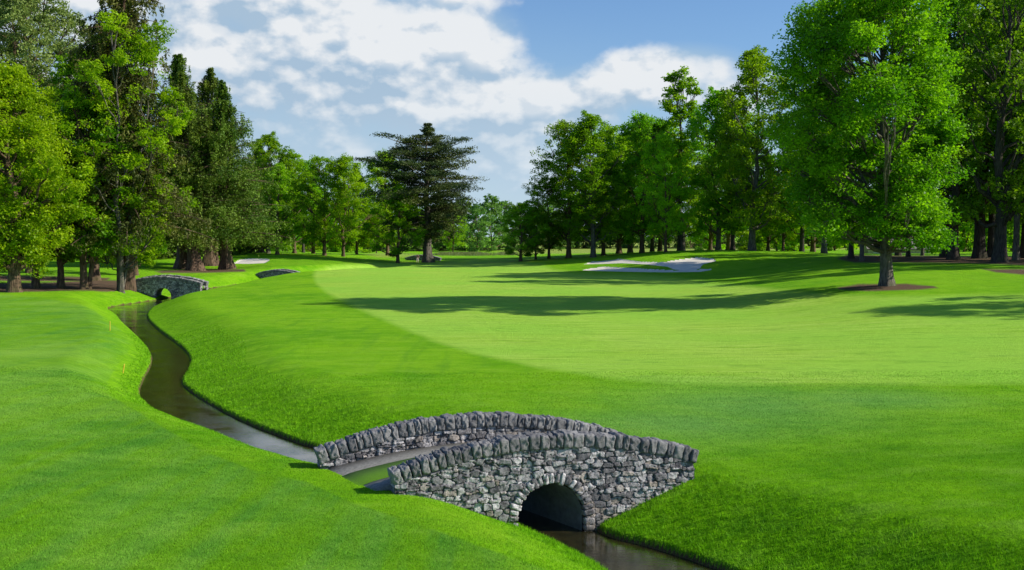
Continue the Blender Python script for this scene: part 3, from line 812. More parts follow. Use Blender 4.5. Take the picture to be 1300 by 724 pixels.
def leaves_mesh(name, cen, spread, tint, per, size, rng, mat, flat=0.6, up=0.4, elong=1.5, hang=0.0):
    """cen (n,3) clump centres, spread (n,) radii; per leaves each; leaf = bent pointed quad"""
    n = len(cen); N = n * per
    c = np.repeat(cen, per, 0); sp = np.repeat(spread, per)[:, None]
    g = rng.normal(size=(N, 3)); g /= np.linalg.norm(g, axis=1)[:, None]
    g *= (rng.rand(N, 1) ** 0.45)
    g *= sp; g[:, 2] *= flat
    pos = c + g
    if hang: pos[:, 2] -= np.abs(rng.normal(size=N)) * hang
    nrm = rng.normal(size=(N, 3)); nrm[:, 2] = np.abs(nrm[:, 2]) + up; nrm /= np.linalg.norm(nrm, axis=1)[:, None]
    d = rng.normal(size=(N, 3))
    if hang: d[:, 2] -= 1.6
    d -= (d * nrm).sum(1)[:, None] * nrm; d /= np.linalg.norm(d, axis=1)[:, None] + 1e-9
    e = np.cross(nrm, d)
    L = size * rng.uniform(0.6, 1.35, (N, 1)); W = L / elong
    v = np.stack([pos - d * L * .5, pos + e * W * .5 - d * L * .05 + nrm * L * .1, pos + d * L * .5, pos - e * W * .5 + nrm * L * .1 - d * L * .05], 1).reshape(-1, 3)
    f = np.arange(N * 4).reshape(N, 4)
    return np_mesh(name, v, f, mat, False, None, dict(tint=np.clip(np.repeat(tint, per) + rng.normal(size=N) * .06, 0, 1)))

PROF = {
 'round': lambda t: math.sqrt(max(0, 1 - (2 * t - 0.95) ** 2 * 0.98)) ,
 'oak':   lambda t: (0.55 + 0.45 * math.sin(min(1, t * 1.8) * math.pi / 2)) * math.sqrt(max(0.03, 1 - max(0, t - .35) ** 2 / .43)),
 'tall':  lambda t: (0.60 + 0.40 * math.sin(t * math.pi)) * math.sqrt(max(0.04, 1 - max(0, t - .5) ** 2 / .26)),
 'wide_low': lambda t: math.sqrt(max(0.02, 1 - max(0, t - .15) ** 2 / .74)),
 'giant': lambda t: (0.92 if t < .22 else (0.88 if t < .38 else 1.02)) * math.sqrt(max(0.05, 1 - max(0, t - .55) ** 2 / .24)) * (0.80 + 0.2 * min(1, t * 3)),
 'vase':  lambda t: (0.35 + 0.65 * t) * math.sqrt(max(0.06, 1 - max(0, t - .7) ** 2 / .10)),
}
def broad_tree(name, seed, H=24, cb=5, R=7, tr=0.6, prof='oak', nl=30, nc=26, per=34, leaf=0.36, mat='leaf_mid', bark='bark_brown',
               lean=(0, 0), lobe=0.30, clump=1.0, stems=1, low=0.0, asym=(0, 0), infill=0.10, wild=0.0):
    """returns (trunk mesh, crown mesh) of one tree, base at the origin"""
    r = np.random.RandomState(seed)
    chains = []
    trunks = []
    for k in range(stems):
        a = r.uniform(0, 6.28); off = 0 if stems == 1 else tr * 0.9
        n = 16; t = np.linspace(0, 1, n) ** 1.5
        hh = H * (0.88 if k == 0 else r.uniform(.6, .8))
        wob = np.cumsum(r.normal(size=(n, 2)) * 0.008 * H * (t[:, None] > .22), 0)
        wob -= wob[0]
        lx, ly = lean if k == 0 else (lean[0] + math.cos(a) * .14, lean[1] + math.sin(a) * .14)
        p = np.stack([lx * H * t + wob[:, 0] + off * math.cos(a), ly * H * t + wob[:, 1] + off * math.sin(a), t * hh - 0.3], -1)
        trk = tr if k == 0 else tr * .65
        rad = trk * .82 * (1 - t * 0.94) ** 0.75
        rad = rad * (1 + 0.65 * np.exp(-t * hh / (.9 * tr + .1)))
        chains.append((p, rad)); trunks.append((p, rad, hh))
    lobes = []
    for i in range(nl):
        t = (i + r.uniform(0.1, 0.9)) / nl
        t = t ** 0.9
        env = R * PROF[prof](t)
        a = i * 2.39996 + r.uniform(-.6, .6)
        q = r.uniform(0.35, 0.86) if t < 0.9 else r.uniform(0, .6)
        if r.rand() < 0.20 + .12 * wild: q = r.uniform(.9, 1.04 + .22 * wild)
        lr = lobe * R * r.uniform(.65, 1.25) * (0.75 + 0.25 * PROF[prof](t))
        z = cb + t * (H - cb) - lr * 0.5
        ax = math.cos(a); ay = math.sin(a)
        x = ax * env * q + asym[0] * R * math.sin(t * 3.1); y = ay * env * q + asym[1] * R
        base = trunks[i % stems][0]; bt = np.clip((z) / H, 0, 1); bx = np.interp(z * .9, base[:, 2], base[:, 0]); by = np.interp(z * .9, base[:, 2], base[:, 1])
        wob_ = 1 + 0.16 * math.sin(2 * a + seed) + 0.12 * math.sin(3 * a + 5 * t + seed * 1.7)
        x *= wob_; y *= wob_
        lobes.append((np.array([x + bx, y + by, z]), lr, i % stems, q * env))
    cen, spr, tin = [], [], []
    for (c, lr, k, rad_) in lobes:
        p, rad, hh = trunks[k]
        z0 = max(cb * 0.62, c[2] - rad_ * r.uniform(.55, 1.0) - lr * .3); z0 = min(z0, hh * .82)
        s = np.array([np.interp(z0, p[:, 2], p[:, j]) for j in (0, 1, 2)]); r0 = np.interp(z0, p[:, 2], rad) * r.uniform(.32, .55)
        r0 = max(r0, 0.06)
        mid = s * .45 + c * .55; mid[2] = s[2] + (c[2] - s[2]) * r.uniform(.25, .6); mid += r.normal(size=3) * rad_ * .08
        b = bez(s, mid, c, 7); b[1:-1] += r.normal(size=(5, 3)) * 0.02 * H * .3
        chains.append((b, np.linspace(r0, 0.05, 7)))
        tl = np.clip(0.45 + r.normal() * .16, .05, .95)
        for j in range(nc):
            g = r.normal(size=3); g /= np.linalg.norm(g); g[2] = g[2] * 0.8 + 0.12
            g = g * lr * r.uniform(.45, 1.08)
            q = c + g
            cen.append(q); spr.append(clump * r.uniform(.55, 1.15) * min(1.0, .45 + lr * .28)); tin.append(np.clip(tl + r.normal() * .13, 0, 1))
            if j % 3 == 0:
                m_ = (c + q) / 2 + r.normal(size=3) * .12 * lr
                st = b[r.randint(3, 7)]
                chains.append((bez(st, m_, q, 4), np.linspace(0.055, 0.015, 4)))
    # looser foliage between the limbs, so that the crown does not break up into separate puffs
    nin = int(len(cen) * infill); hx = np.array(cen)
    for q in range(nin):
        t = r.rand() ** .85; env = R * PROF[prof](t) * (0.50 + 0.46 * math.sqrt(r.rand())); a = r.uniform(0, 6.283)
        z = cb + t * (H - cb) - .4
        bp = trunks[0][0]
        cen.append(np.array([math.cos(a) * env + np.interp(z, bp[:, 2], bp[:, 0]) + asym[0] * R * math.sin(t * 3.1), math.sin(a) * env + np.interp(z, bp[:, 2], bp[:, 1]), z]))
        spr.append(clump * r.uniform(.6, 1.25)); tin.append(np.clip(.45 + r.normal() * .2, 0, 1))
    V, Fq = tubes(chains)
    tm = np_mesh(name + '_trunk', V, Fq, M[bark], True)
    cm = leaves_mesh(name + '_crown', np.array(cen), np.array(spr), np.array(tin), per, leaf, r, M[mat], 0.62)
    return tm, cm

def conifer(name, seed, H=28, cb=3.0, R=4.5, tr=0.9, mat='conifer_olive', bark='bark_red', levels=46, per=34, leaf=0.42, power=0.75, hang=0.7,
            stems=1, droop=0.25, plate=False, envelope=None, flat=.55, gap=0.0, spread=.55, nb=(4, 7), apex=0.93, ragged=False):
    r = np.random.RandomState(seed)
    n = 16; t = np.linspace(0, 1, n)
    wob = np.cumsum(r.normal(size=(n, 2)) * 0.004 * H, 0); wob -= wob[0]
    chains = []
    p = np.stack([wob[:, 0], wob[:, 1], t * H * .97 - .3], -1)
    rad = tr * .8 * (1 - t * .96) ** .8 * (1 + .7 * np.exp(-t * H / (1.0 * tr + .2)))
    chains.append((p, rad))
    for k in range(stems - 1):
        a = r.uniform(0, 6.28)
        p2 = np.stack([wob[:, 0] + math.cos(a) * (tr * .9 + t * H * .045), wob[:, 1] + math.sin(a) * (tr * .9 + t * H * .045), t * H * .8 - .3], -1)
        chains.append((p2, rad * .6))
    cen, spr, tin = [], [], []
    for i in range(levels):
        tt = (i + r.uniform(0, 1)) / levels
        z = cb + tt * (H - cb)
        env = R * (max(0.0, 1 - tt) ** power * apex + (1 - apex)) if envelope is None else R * envelope(tt)
        ax = np.interp(z, p[:, 2], p[:, 0]); ay = np.interp(z, p[:, 2], p[:, 1])
        lev = r.uniform(.80, 1.05) if plate else (r.uniform(.65, 1.15) if ragged else 1.0)
        for k in range(r.randint(*nb)):
            if r.rand() < gap: continue
            a = r.uniform(0, 6.28); L = env * (lev * r.uniform(.45, 1.2) if not plate else lev * r.uniform(.55, 1.0))
            if callable(envelope): L *= ASYM.get(name, lambda a_, t_: 1.0)(a, tt)
            if L < .3: L = .3
            s = np.array([ax, ay, z]); e = s + np.array([math.cos(a) * L, math.sin(a) * L, ((-droop * L * r.uniform(.3, 1.5) + (r.uniform(-.15, .45) * L if ragged else 0)) if not plate else (r.uniform(-.25, .34) + .10 * tt) * L)])
            m_ = s + (e - s) * .55 + np.array([0, 0, L * (.12 if not plate else -.05)])
            b = bez(s, m_, e, 6)
            if L > 1.0: chains.append((b, np.linspace(max(.03, min(.16, L * .022)), .015, 6)))
            tl = np.clip(.45 + r.normal() * .2, 0, 1)
            m = max(3, int(L * 1.5))
            for j in range(m):
                f_ = .22 + .80 * (j + r.rand()) / m
                q = s + (e - s) * min(f_, 1.02); q[2] += math.sin(min(1, f_) * math.pi) * L * .07
                side = r.normal() * .17 * L * (1.15 - f_) if plate else r.normal() * .1 * L
                q = q + np.array([-math.sin(a) * side, math.cos(a) * side, r.normal() * .08])
                cen.append(q); spr.append(spread * r.uniform(.6, 1.2) * (1.0 - (.35 if plate else .62) * tt) * (0.6 + .12 * min(L, 4))); tin.append(np.clip(tl + r.normal() * .12, 0, 1))
    V, Fq = tubes(chains)
    tm = np_mesh(name + '_trunk', V, Fq, M[bark], True)
    cm = leaves_mesh(name + '_crown', np.array(cen), np.array(spr), np.array(tin), per, leaf, r, M[mat], flat, .5 if plate else .1, 2.6, hang)
    return tm, cm
ASYM = {}

PROTO = {}
def proto(key, fn, **kw):
    if key not in PROTO: PROTO[key] = fn(key, **kw)
    return PROTO[key]
def plant(meshes, x, y, rz, sc, name, label, cat='tree', group=None, sink=0.05):
    root = empty(name, (x, y, gz(x, y) - sink), rz)
    root.scale = sc if isinstance(sc, tuple) else (sc, sc, sc)
    tag(root, label, cat, group)
    link('trunk', meshes[0], root); link('crown', meshes[1], root)
    return root
def xd(px, d): return (px - 650) / F * d      # sideways position of a picture column at depth d

# prototypes
proto('oak_a', broad_tree, seed=11, H=25, cb=4.8, R=8.6, tr=.55, prof='oak', nl=30, nc=22, per=38, leaf=.34, mat='leaf_row')
proto('oak_b', broad_tree, seed=12, H=25, cb=4.2, R=8.0, tr=.50, prof='round', nl=28, nc=22, per=38, leaf=.34, mat='leaf_row', lean=(.03, 0))
proto('oak_c', broad_tree, seed=13, H=25, cb=3.4, R=8.2, tr=.60, prof='oak', nl=32, nc=22, per=34, leaf=.36, mat='leaf_row', lobe=.27)
proto('tall_a', broad_tree, seed=14, H=30, cb=5.0, R=7.4, tr=.62, prof='tall', nl=38, nc=22, per=38, leaf=.34, mat='leaf_row', lobe=.32, bark='bark_grey')
proto('tall_b', broad_tree, seed=15, H=30, cb=5, R=7.0, tr=.55, prof='tall', nl=34, nc=20, per=30, leaf=.38, mat='leaf_row', lobe=.34, bark='bark_dark')
proto('light_a', broad_tree, seed=16, H=22, cb=3.6, R=7.2, tr=.42, prof='round', nl=26, nc=22, per=38, leaf=.34, mat='leaf_bright')
proto('spire', broad_tree, seed=17, H=30, cb=9, R=3.6, tr=.42, prof='tall', nl=30, nc=12, per=26, leaf=.40, mat='leaf_row', lobe=.36, bark='bark_grey')
proto('dark_a', broad_tree, seed=18, H=32, cb=6.0, R=8.6, tr=.85, prof='tall', nl=40, nc=20, per=26, leaf=.40, mat='leaf_deep', bark='bark_dark', lobe=.28)
proto('shrub', broad_tree, seed=19, H=9, cb=0.6, R=4.6, tr=.20, prof='wide_low', nl=20, nc=16, per=26, leaf=.42, mat='leaf_bright', stems=3)
proto('far_a', broad_tree, seed=20, H=19, cb=0.3, R=9.5, tr=.35, prof='wide_low', nl=20, nc=14, per=20, leaf=.75, mat='leaf_far', clump=1.3)
proto('far_b', broad_tree, seed=21, H=21, cb=0.4, R=9.0, tr=.35, prof='round', nl=20, nc=14, per=20, leaf=.75, mat='leaf_far', clump=1.3)

# --- the big oak on its mulch bed at the right
gx, gy, g_z = hit(1125, 363)
giant = broad_tree('giant', 31, H=25.6, cb=4.6, R=8.0, tr=.60, prof='giant', nl=86, nc=28, per=60, leaf=.24, infill=.10, wild=.25, mat='leaf_mid', bark='bark_grey', lobe=.24, lean=(-.03, 0), asym=(-.28, 0))
plant(giant, gx, gy, 0, (1.0, 1.28, 1.0), 'oak_tree', 'big full crowned oak standing on an oval mulch bed right of the fairway')

# --- left stand by the second bridge
L_ = [
 # key/kwargs, px, py(base) or depth, rz, scale, name, label
 (dict(seed=41, H=22.2, cb=3.4, R=6.6, tr=.72, prof='oak', nl=70, nc=24, per=52, leaf=.25, infill=.25, mat='leaf_bright', lobe=.27), 18, 109, 0, 'maple_tree', 'dense rounded bright green maple with a thick trunk at the left edge'),
 (dict(seed=42, H=15, cb=3.8, R=4.6, tr=.50, prof='round', nl=20, nc=20, per=30, leaf=.33, mat='leaf_mid', lobe=.30), 45, 117, 0, 'maple_tree', 'second tree from the left edge, straight dark trunk under the maple crown'),
 (dict(seed=43, H=15, cb=4.0, R=4.6, tr=.46, prof='round', nl=20, nc=20, per=30, leaf=.33, mat='leaf_mid', lobe=.30), 77, 118, 0, 'maple_tree', 'third tree from the left edge, short crown and pale lit trunk'),
 (dict(seed=44, H=21, cb=4.2, R=5.6, tr=.48, prof='oak', nl=38, nc=20, per=30, leaf=.34, mat='leaf_mid', lobe=.28, stems=2, lean=(-.03, 0)), 106, 117, 0, 'lime_tree', 'tree with a leaning forked trunk left of the slender light green tree'),
 (dict(seed=45, H=29.5, cb=3.6, R=6.8, tr=.34, prof='oak', nl=50, nc=20, per=46, leaf=.25, infill=.05, clump=.85, mat='leaf_bright', lobe=.24, stems=3, bark='bark_grey', lean=(.005, 0)), 150, 117.5, 0, 'lime_tree', 'tall open yellow green tree with slender twin stems next to the second bridge'),
]
for i, (kw, px, d, rz, nm, lab) in enumerate(L_):
    m_ = broad_tree('left_%d' % i, **kw)
    plant(m_, xd(px, d), d, rz, 1.0, nm, lab)
# ivy clad conifer with a brown crown behind the light green tree
m_ = conifer('redwood_a', 51, H=42, cb=7, R=8.6, tr=.75, mat='conifer_brown', levels=74, per=28, leaf=.42, hang=.6, power=.75, droop=.2, spread=.6)
plant(m_, xd(162, 121), 121, 0, 1, 'redwood_tree', 'very tall brownish conifer rising out of the picture behind the light green tree')
m_ = broad_tree('willow', 52, H=41, cb=12, R=11.0, tr=.6, prof='oak', nl=70, nc=26, per=40, leaf=.34, mat='leaf_silver', lobe=.22)
plant(m_, xd(38, 150), 150, 0, 1, 'willow_tree', 'tall pale silvery green willow behind the rounded maple at top left')
m_ = broad_tree('left_back', 53, H=29, cb=5, R=7.6, tr=.75, prof='tall', nl=36, nc=20, per=28, leaf=.38, mat='leaf_deep', lobe=.27)
plant(m_, xd(120, 138), 138, 0, 1, 'beech_tree', 'dark leaved tree with a thick trunk between the leaning tree and the slender one')
plant(m_, xd(-40, 140), 140, 2.1, 1, 'beech_tree', 'dark leaved tree just outside the left edge')
plant(proto('oak_c', None), xd(172, 152), 152, 1, .62, 'beech_tree', 'small dark tree behind the second stone bridge')
# conifers behind the second bridge
m1 = conifer('cypress_a', 61, H=31, cb=4.4, R=8.6, tr=.85, mat='conifer_olive', levels=58, per=34, leaf=.34, hang=.8, power=.72, stems=2, droop=.02, apex=1.0, spread=.66, gap=.15, nb=(5, 9), ragged=True)
m2 = conifer('cypress_b', 62, H=31, cb=4.6, R=8.8, tr=.95, mat='conifer_olive', levels=58, per=34, leaf=.34, hang=.8, power=.72, droop=.02, apex=1.0, spread=.66, gap=.15, nb=(5, 9), ragged=True)
PROTO['cypress_a'] = m1; PROTO['cypress_b'] = m2
CONIFERS = [('cypress_a', 232, 182, 70, 0.0, 1.0, 'tall olive conifer with leaning forked trunks, leftmost of those behind the bridge'),
            ('cypress_b', 247, 178, 92, 0.5, 1.0, 'tall olive conifer with a flared red brown trunk in the middle of the conifer group'),
            ('cypress_a', 266, 196, 86, 2.2, 1.0, 'tall olive conifer standing a little behind the flared red brown trunk'),
            ('cypress_b', 289, 182, 104, 1.7, 1.0, 'tall olive conifer with a dark single trunk beside the grey bunker'),
            ('cypress_a', 330, 262, 176, .6, .9, 'shorter olive conifer at the right end of the conifer group')]
# dark background under the left trees
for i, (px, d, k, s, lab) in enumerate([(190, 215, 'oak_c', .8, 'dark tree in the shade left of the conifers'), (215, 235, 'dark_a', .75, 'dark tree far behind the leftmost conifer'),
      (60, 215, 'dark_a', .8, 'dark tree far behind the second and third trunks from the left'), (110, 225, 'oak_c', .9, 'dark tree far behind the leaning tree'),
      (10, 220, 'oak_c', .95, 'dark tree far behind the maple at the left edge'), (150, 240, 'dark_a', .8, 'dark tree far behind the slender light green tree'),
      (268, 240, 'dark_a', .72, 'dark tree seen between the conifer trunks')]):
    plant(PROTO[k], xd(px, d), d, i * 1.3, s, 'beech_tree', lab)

# --- middle left row behind the grey bunker
ML = [(340, 248, 'tall_a', 166, 6.0, 'tall loose crowned tree right behind the grey bunker'), (352, 238, 'oak_c', 205, 5, 'dark trunked tree second behind the grey bunker'),
      (374, 252, 'oak_b', 190, 5.5, 'round crowned tree in the middle of the row beyond the grey bunker'), (398, 256, 'oak_c', 208, 5, 'deep green tree left of the sunlit pair'),
      (412, 240, 'oak_a', 196, 6, 'broad green tree with a dark straight trunk left of the cedar group'), (436, 238, 'light_a', 194, 6, 'bright sunlit tree with forked trunk nearest the low shadowed bank'),
      (453, 262, 'light_a', 215, 5, 'bright green tree between the sunlit forked one and the cedar'), (330, 270, 'dark_a', 190, 5, 'dark tree filling the gap behind the last conifer'),
      (385, 280, 'tall_b', 200, 5, 'narrow deep green tree at the back of the middle row')]
def fit(key, px, d, top, rz, name, label, wide=1.0, Hs=None, group=None):
    m_ = PROTO[key]
    x, y = xd(px, d), d
    zs = gz(x, y)
    H0 = max(v.co.z for v in m_[1].vertices) if key not in HT else HT[key]
    HT[key] = H0
    want = CAM_H + (300 - top) / F * d - zs
    s = want / H0
    return plant(m_, x, y, rz, (s * wide, s * wide, s), name, label, group=group)
HT = {}
for i, (px, d, k, top, cbb, lab) in enumerate(ML):
    fit(k, px, d, top, i * 1.9 + .4, 'lime_tree' if 'light' in k else 'oak_tree', lab)

for k, px, d, top, rz, wd, lab in CONIFERS:
    fit(k, px, d, top, rz, 'cypress_tree', lab, wide=wd * 1.22)

# --- the cedar and the trees beside it
ASYM['cedar_a'] = lambda a, t: (1.0 + 0.20 * math.cos(a - math.pi) * (1 - t)) * (0.84 if t > .72 else 1.0)
def cedar_env(t):
    if t < .12: return .42 + 2.6 * t
    if t < .78: return .76 + .24 * math.sin((t - .12) / .66 * math.pi * .75)
    if t < .86: return .92 - (t - .78) * 6.5
    return max(0.04, .30 - (t - .86) * 2.2)
ced = conifer('cedar_a', 71, H=28, cb=4.6, R=12.0, tr=.95, mat='cedar', bark='bark_grey', levels=40, per=38, leaf=.40, hang=0.0, plate=True,
              envelope=cedar_env, flat=.40, spread=1.65, nb=(5, 8), gap=.15)
cx, cy, _ = hit(547, 333.5)
HT['cedar'] = 28.0; PROTO['cedar'] = ced
fit('cedar', 543, cy, 157, 0.3, 'cedar_tree', 'large dark cedar with flat layered branches and a pointed top in the middle distance', wide=1.12)
fit('oak_c', 505, 219, 232, 2.2, 'oak_tree', 'dark crowned oak with a straight trunk at the left side of the cedar', wide=1.15)
fit('light_a', 492, 262, 188, .8, 'lime_tree', 'bright green tree peeking out above and left of the cedar')
fit('light_a', 575, 330, 262, 2.0, 'lime_tree', 'small light green tree low behind the right side of the cedar')
fit('light_a', 478, 330, 272, 2.0, 'lime_tree', 'small light green tree with pale trunk at the far field edge left of the cedar')

# --- right row
RR = [ # px, depth, proto, top, wide, name, label
 (661, 208, 'oak_c', 254, 1.25, 'oak_tree', 'short dark oak at the left end of the right hand row'),
 (680, 214, 'oak_c', 262, 1.1, 'oak_tree', 'small oak with short trunk second in the right hand row'),
 (697, 216, 'oak_a', 222, .95, 'oak_tree', 'medium oak with straight dark trunk third in the right hand row'),
 (722, 212, 'oak_a', 150, .92, 'oak_tree', 'tall oak with slender trunk clear of its neighbours left of the white bunker'),
 (753, 206, 'tall_a', 140, 1.05, 'oak_tree', 'tall oak with thick grey trunk behind the left tip of the white bunker'),
 (766, 214, 'oak_b', 160, .9, 'oak_tree', 'tree with dark trunk close right of the thick grey trunk'),
 (786, 225, 'oak_c', 165, 1.0, 'oak_tree', 'deep green tree behind the left lobe of the white bunker'),
 (815, 212, 'oak_a', 142, .9, 'oak_tree', 'tall oak with twin looking trunks behind the middle of the white bunker'),
 (828, 226, 'tall_b', 150, 1.0, 'oak_tree', 'narrow deep green tree behind the middle of the white bunker'),
 (845, 196, 'light_a', 166, .80, 'lime_tree', 'lighter yellow green tree with slim trunk above the white bunker'),
 (862, 214, 'tall_b', 175, 1.1, 'oak_tree', 'thick dark trunked tree behind the right lobe of the white bunker'),
 (866, 214, 'spire', 84, 1.25, 'poplar_tree', 'thin spindly tree with sparse top rising left of the tallest one'),
 (902, 224, 'oak_c', 180, .85, 'oak_tree', 'lower dark tree under the thin spindly one'),
 (912, 206, 'tall_a', 110, .9, 'oak_tree', 'tree with dark trunk at the left foot of the tallest one'),
 (930, 203, 'tall_b', 120, .9, 'oak_tree', 'tree with straight black trunk just left of the tallest trunk'),
 (955, 192, 'tall_a', 56, .98, 'oak_tree', 'tallest tree left of the big oak, open top with visible limbs'),
 (975, 210, 'oak_c', 190, .8, 'oak_tree', 'lower tree right of the tallest trunk'),
 (994, 200, 'light_a', 190, .85, 'lime_tree', 'bright green tree in the gap left of the big oak'),
 (1018, 196, 'tall_b', 130, 1.0, 'oak_tree', 'dark tree partly hidden by the left side of the big oak'),
 (1032, 206, 'oak_c', 170, 1.0, 'oak_tree', 'thick dark trunk under the left side of the big oak'),
 (800, 238, 'oak_a', 150, 1.0, 'oak_tree', 'tree at the back behind the middle of the white bunker, left of centre'),
 (838, 236, 'oak_b', 150, 1.0, 'oak_tree', 'tree at the back behind the lighter yellow green tree'),
 (925, 232, 'oak_a', 150, 1.0, 'oak_tree', 'tree at the back behind the tallest tree'),
 (1046, 190, 'tall_a', 90, .85, 'oak_tree', 'tall tree behind the left half of the big oak'),
]
for i, (px, d, k, top, wd, nm, lab) in enumerate(RR):
    fit(k, px, d, top, i * 2.1 + .9, nm, lab, wide=wd * 1.04)
DR = [
 (1080, 158, 'dark_a', 150, .85, 'dark tree with broad buttressed trunk left of the pale trunk'),
 (1094, 148, 'tall_a', 130, .85, 'tree with a pale grey trunk left of the big oak'),
 (1140, 175, 'dark_a', 150, .8, 'dark straight trunk in front of the barn, just right of the big oak'),
 (1153, 165, 'tall_b', 140, .95, 'thick black trunk in front of the middle of the barn'),
 (1171, 172, 'spire', 150, 1.0, 'thin black trunk in front of the right end of the barn'),
 (1200, 158, 'dark_a', -10, .85, 'dark tree with slim trunk right of the barn'),
 (1210, 146, 'dark_a', -30, .8, 'dark tree with ivy grown trunk right of the barn'),
 (1243, 150, 'dark_a', -40, .9, 'thick dark trunk left of the largest trunk at the right'),
 (1258, 160, 'tall_b', -20, .9, 'dark trunk in the gap left of the largest trunk at the right'),
 (1270, 133, 'dark_a', -60, .9, 'largest dark trunk near the right edge rising to the top of the picture'),
 (1290, 140, 'spire', -30, 1.0, 'thin black trunk near the right edge'),
 (1303, 150, 'dark_a', -40, .9, 'dark tree cut by the right edge'),
]
for i, (px, d, k, top, wd, lab) in enumerate(DR):
    fit(k, px, d, top, i * 1.7 + .3, 'beech_tree', lab, wide=wd)
# trees outside the frame at the right, whose shadows reach into the picture
for i, (x, y, k, s) in enumerate([(71, 70, 'dark_a', .88), (83, 66, 'oak_a', 1.15), (76, 118, 'dark_a', .95), (92, 130, 'dark_a', 1.0), (70, 140, 'oak_c', 1.1), (88, 160, 'dark_a', 1.0), (95, 185, 'oak_a', 1.1)]):
    plant(PROTO[k], x, y, i, s, 'beech_tree', 'tree standing beyond the right edge of the picture', group='trees beyond the right edge')

# dark evergreen undergrowth behind the left stand
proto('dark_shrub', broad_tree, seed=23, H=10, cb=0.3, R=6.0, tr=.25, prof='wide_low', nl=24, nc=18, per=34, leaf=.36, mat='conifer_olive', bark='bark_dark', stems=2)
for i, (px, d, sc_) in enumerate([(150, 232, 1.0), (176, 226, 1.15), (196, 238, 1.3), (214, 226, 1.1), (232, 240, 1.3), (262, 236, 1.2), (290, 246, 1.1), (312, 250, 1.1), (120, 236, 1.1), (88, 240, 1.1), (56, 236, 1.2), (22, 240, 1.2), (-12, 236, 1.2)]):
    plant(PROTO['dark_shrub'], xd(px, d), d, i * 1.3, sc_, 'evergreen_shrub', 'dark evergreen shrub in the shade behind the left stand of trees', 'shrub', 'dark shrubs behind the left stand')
# bright undergrowth seen between the trunks
for i, (px, d) in enumerate([(985, 300), (1008, 290), (960, 320), (900, 340), (1190, 215), (1222, 222), (1256, 235), (1286, 215), (1312, 225), (1060, 300), (1180, 270), (1235, 262), (1330, 250), (395, 330), (360, 340), (330, 330), (420, 350), (450, 345)]):
    plant(PROTO['shrub'], xd(px, d), d, i * 1.1, random.Random(i).uniform(.9, 1.4), 'shrub', 'sunlit green shrub behind the tree trunks', 'shrub', 'sunlit shrubs behind the tree trunks')
# the far edge of the fields
rr = random.Random(5)
for i in range(120):
    px = -260 + i * 15.5 + rr.uniform(-9, 9)
    d = rr.uniform(400, 470)
    if 640 < px < 900: d += 60
    plant(PROTO['far_a' if i % 2 else 'far_b'], xd(px, d), d, rr.uniform(0, 6), rr.uniform(.8, 1.12), 'broadleaf_tree', 'hazy green tree at the far edge of the fields', 'tree', 'trees at the far edge of the fields')

# ------------------------------------------------------------------ smaller things
def boxes(name, lst, mat, parent=None, bevel=0.0, loc=(0, 0, 0), rz=0):
    """lst of (cx, cy, cz, sx, sy, sz)"""
    bm = bmesh.new()
    for cx_, cy_, cz_, sx, sy, sz in lst:
        mtx = Matrix.Translation((cx_, cy_, cz_)) @ Matrix.Diagonal((sx, sy, sz, 1))
        g = bmesh.ops.create_cube(bm, size=1, matrix=mtx)
        if bevel: bmesh.ops.bevel(bm, geom=list({e for v in g['verts'] for e in v.link_edges}), offset=bevel, segments=2, affect='EDGES')
    me = bpy.data.meshes.new(name); bm.to_mesh(me); bm.free(); me.materials.append(mat)
    return link(name, me, parent, loc, rz)
M_yellow = simple('yellow_paint', (0.62, 0.44, 0.04), 0.5, 20, 0.08, 0.1, 0.005, 0.4)
M_white = simple('white_paint', (0.75, 0.74, 0.70), 0.6, 6, 0.08, 0.1, 0.01)
def stake(px, py, h, lean, lab):
    x, y, z = hit(px, py)
    root = empty('marker_stake', (x, y, z - .02), 0.3); root.rotation_euler = (0, lean, 0.2)
    tag(root, lab, 'stake', 'yellow marker stakes on the left bank')
    bm = bmesh.new()
    bmesh.ops.create_cone(bm, cap_ends=True, segments=12, radius1=.026, radius2=.026, depth=h - .05, matrix=Matrix.Translation((0, 0, (h - .05) / 2)))
    me = bpy.data.meshes.new('post'); bm.to_mesh(me); bm.free(); me.materials.append(M_yellow); link('post', me, root)
    bm = bmesh.new()
    bmesh.ops.create_cone(bm, cap_ends=True, segments=12, radius1=.028, radius2=.008, depth=.06, matrix=Matrix.Translation((0, 0, h - .02)))
    me = bpy.data.meshes.new('post_top'); bm.to_mesh(me); bm.free(); me.materials.append(M_yellow); link('post_top', me, root)
stake(156, 474, .46, .16, 'nearer leaning yellow marker stake in the grass on the left bank of the stream')
stake(139.5, 420, .62, .02, 'farther upright yellow marker stake on the left bank of the stream')

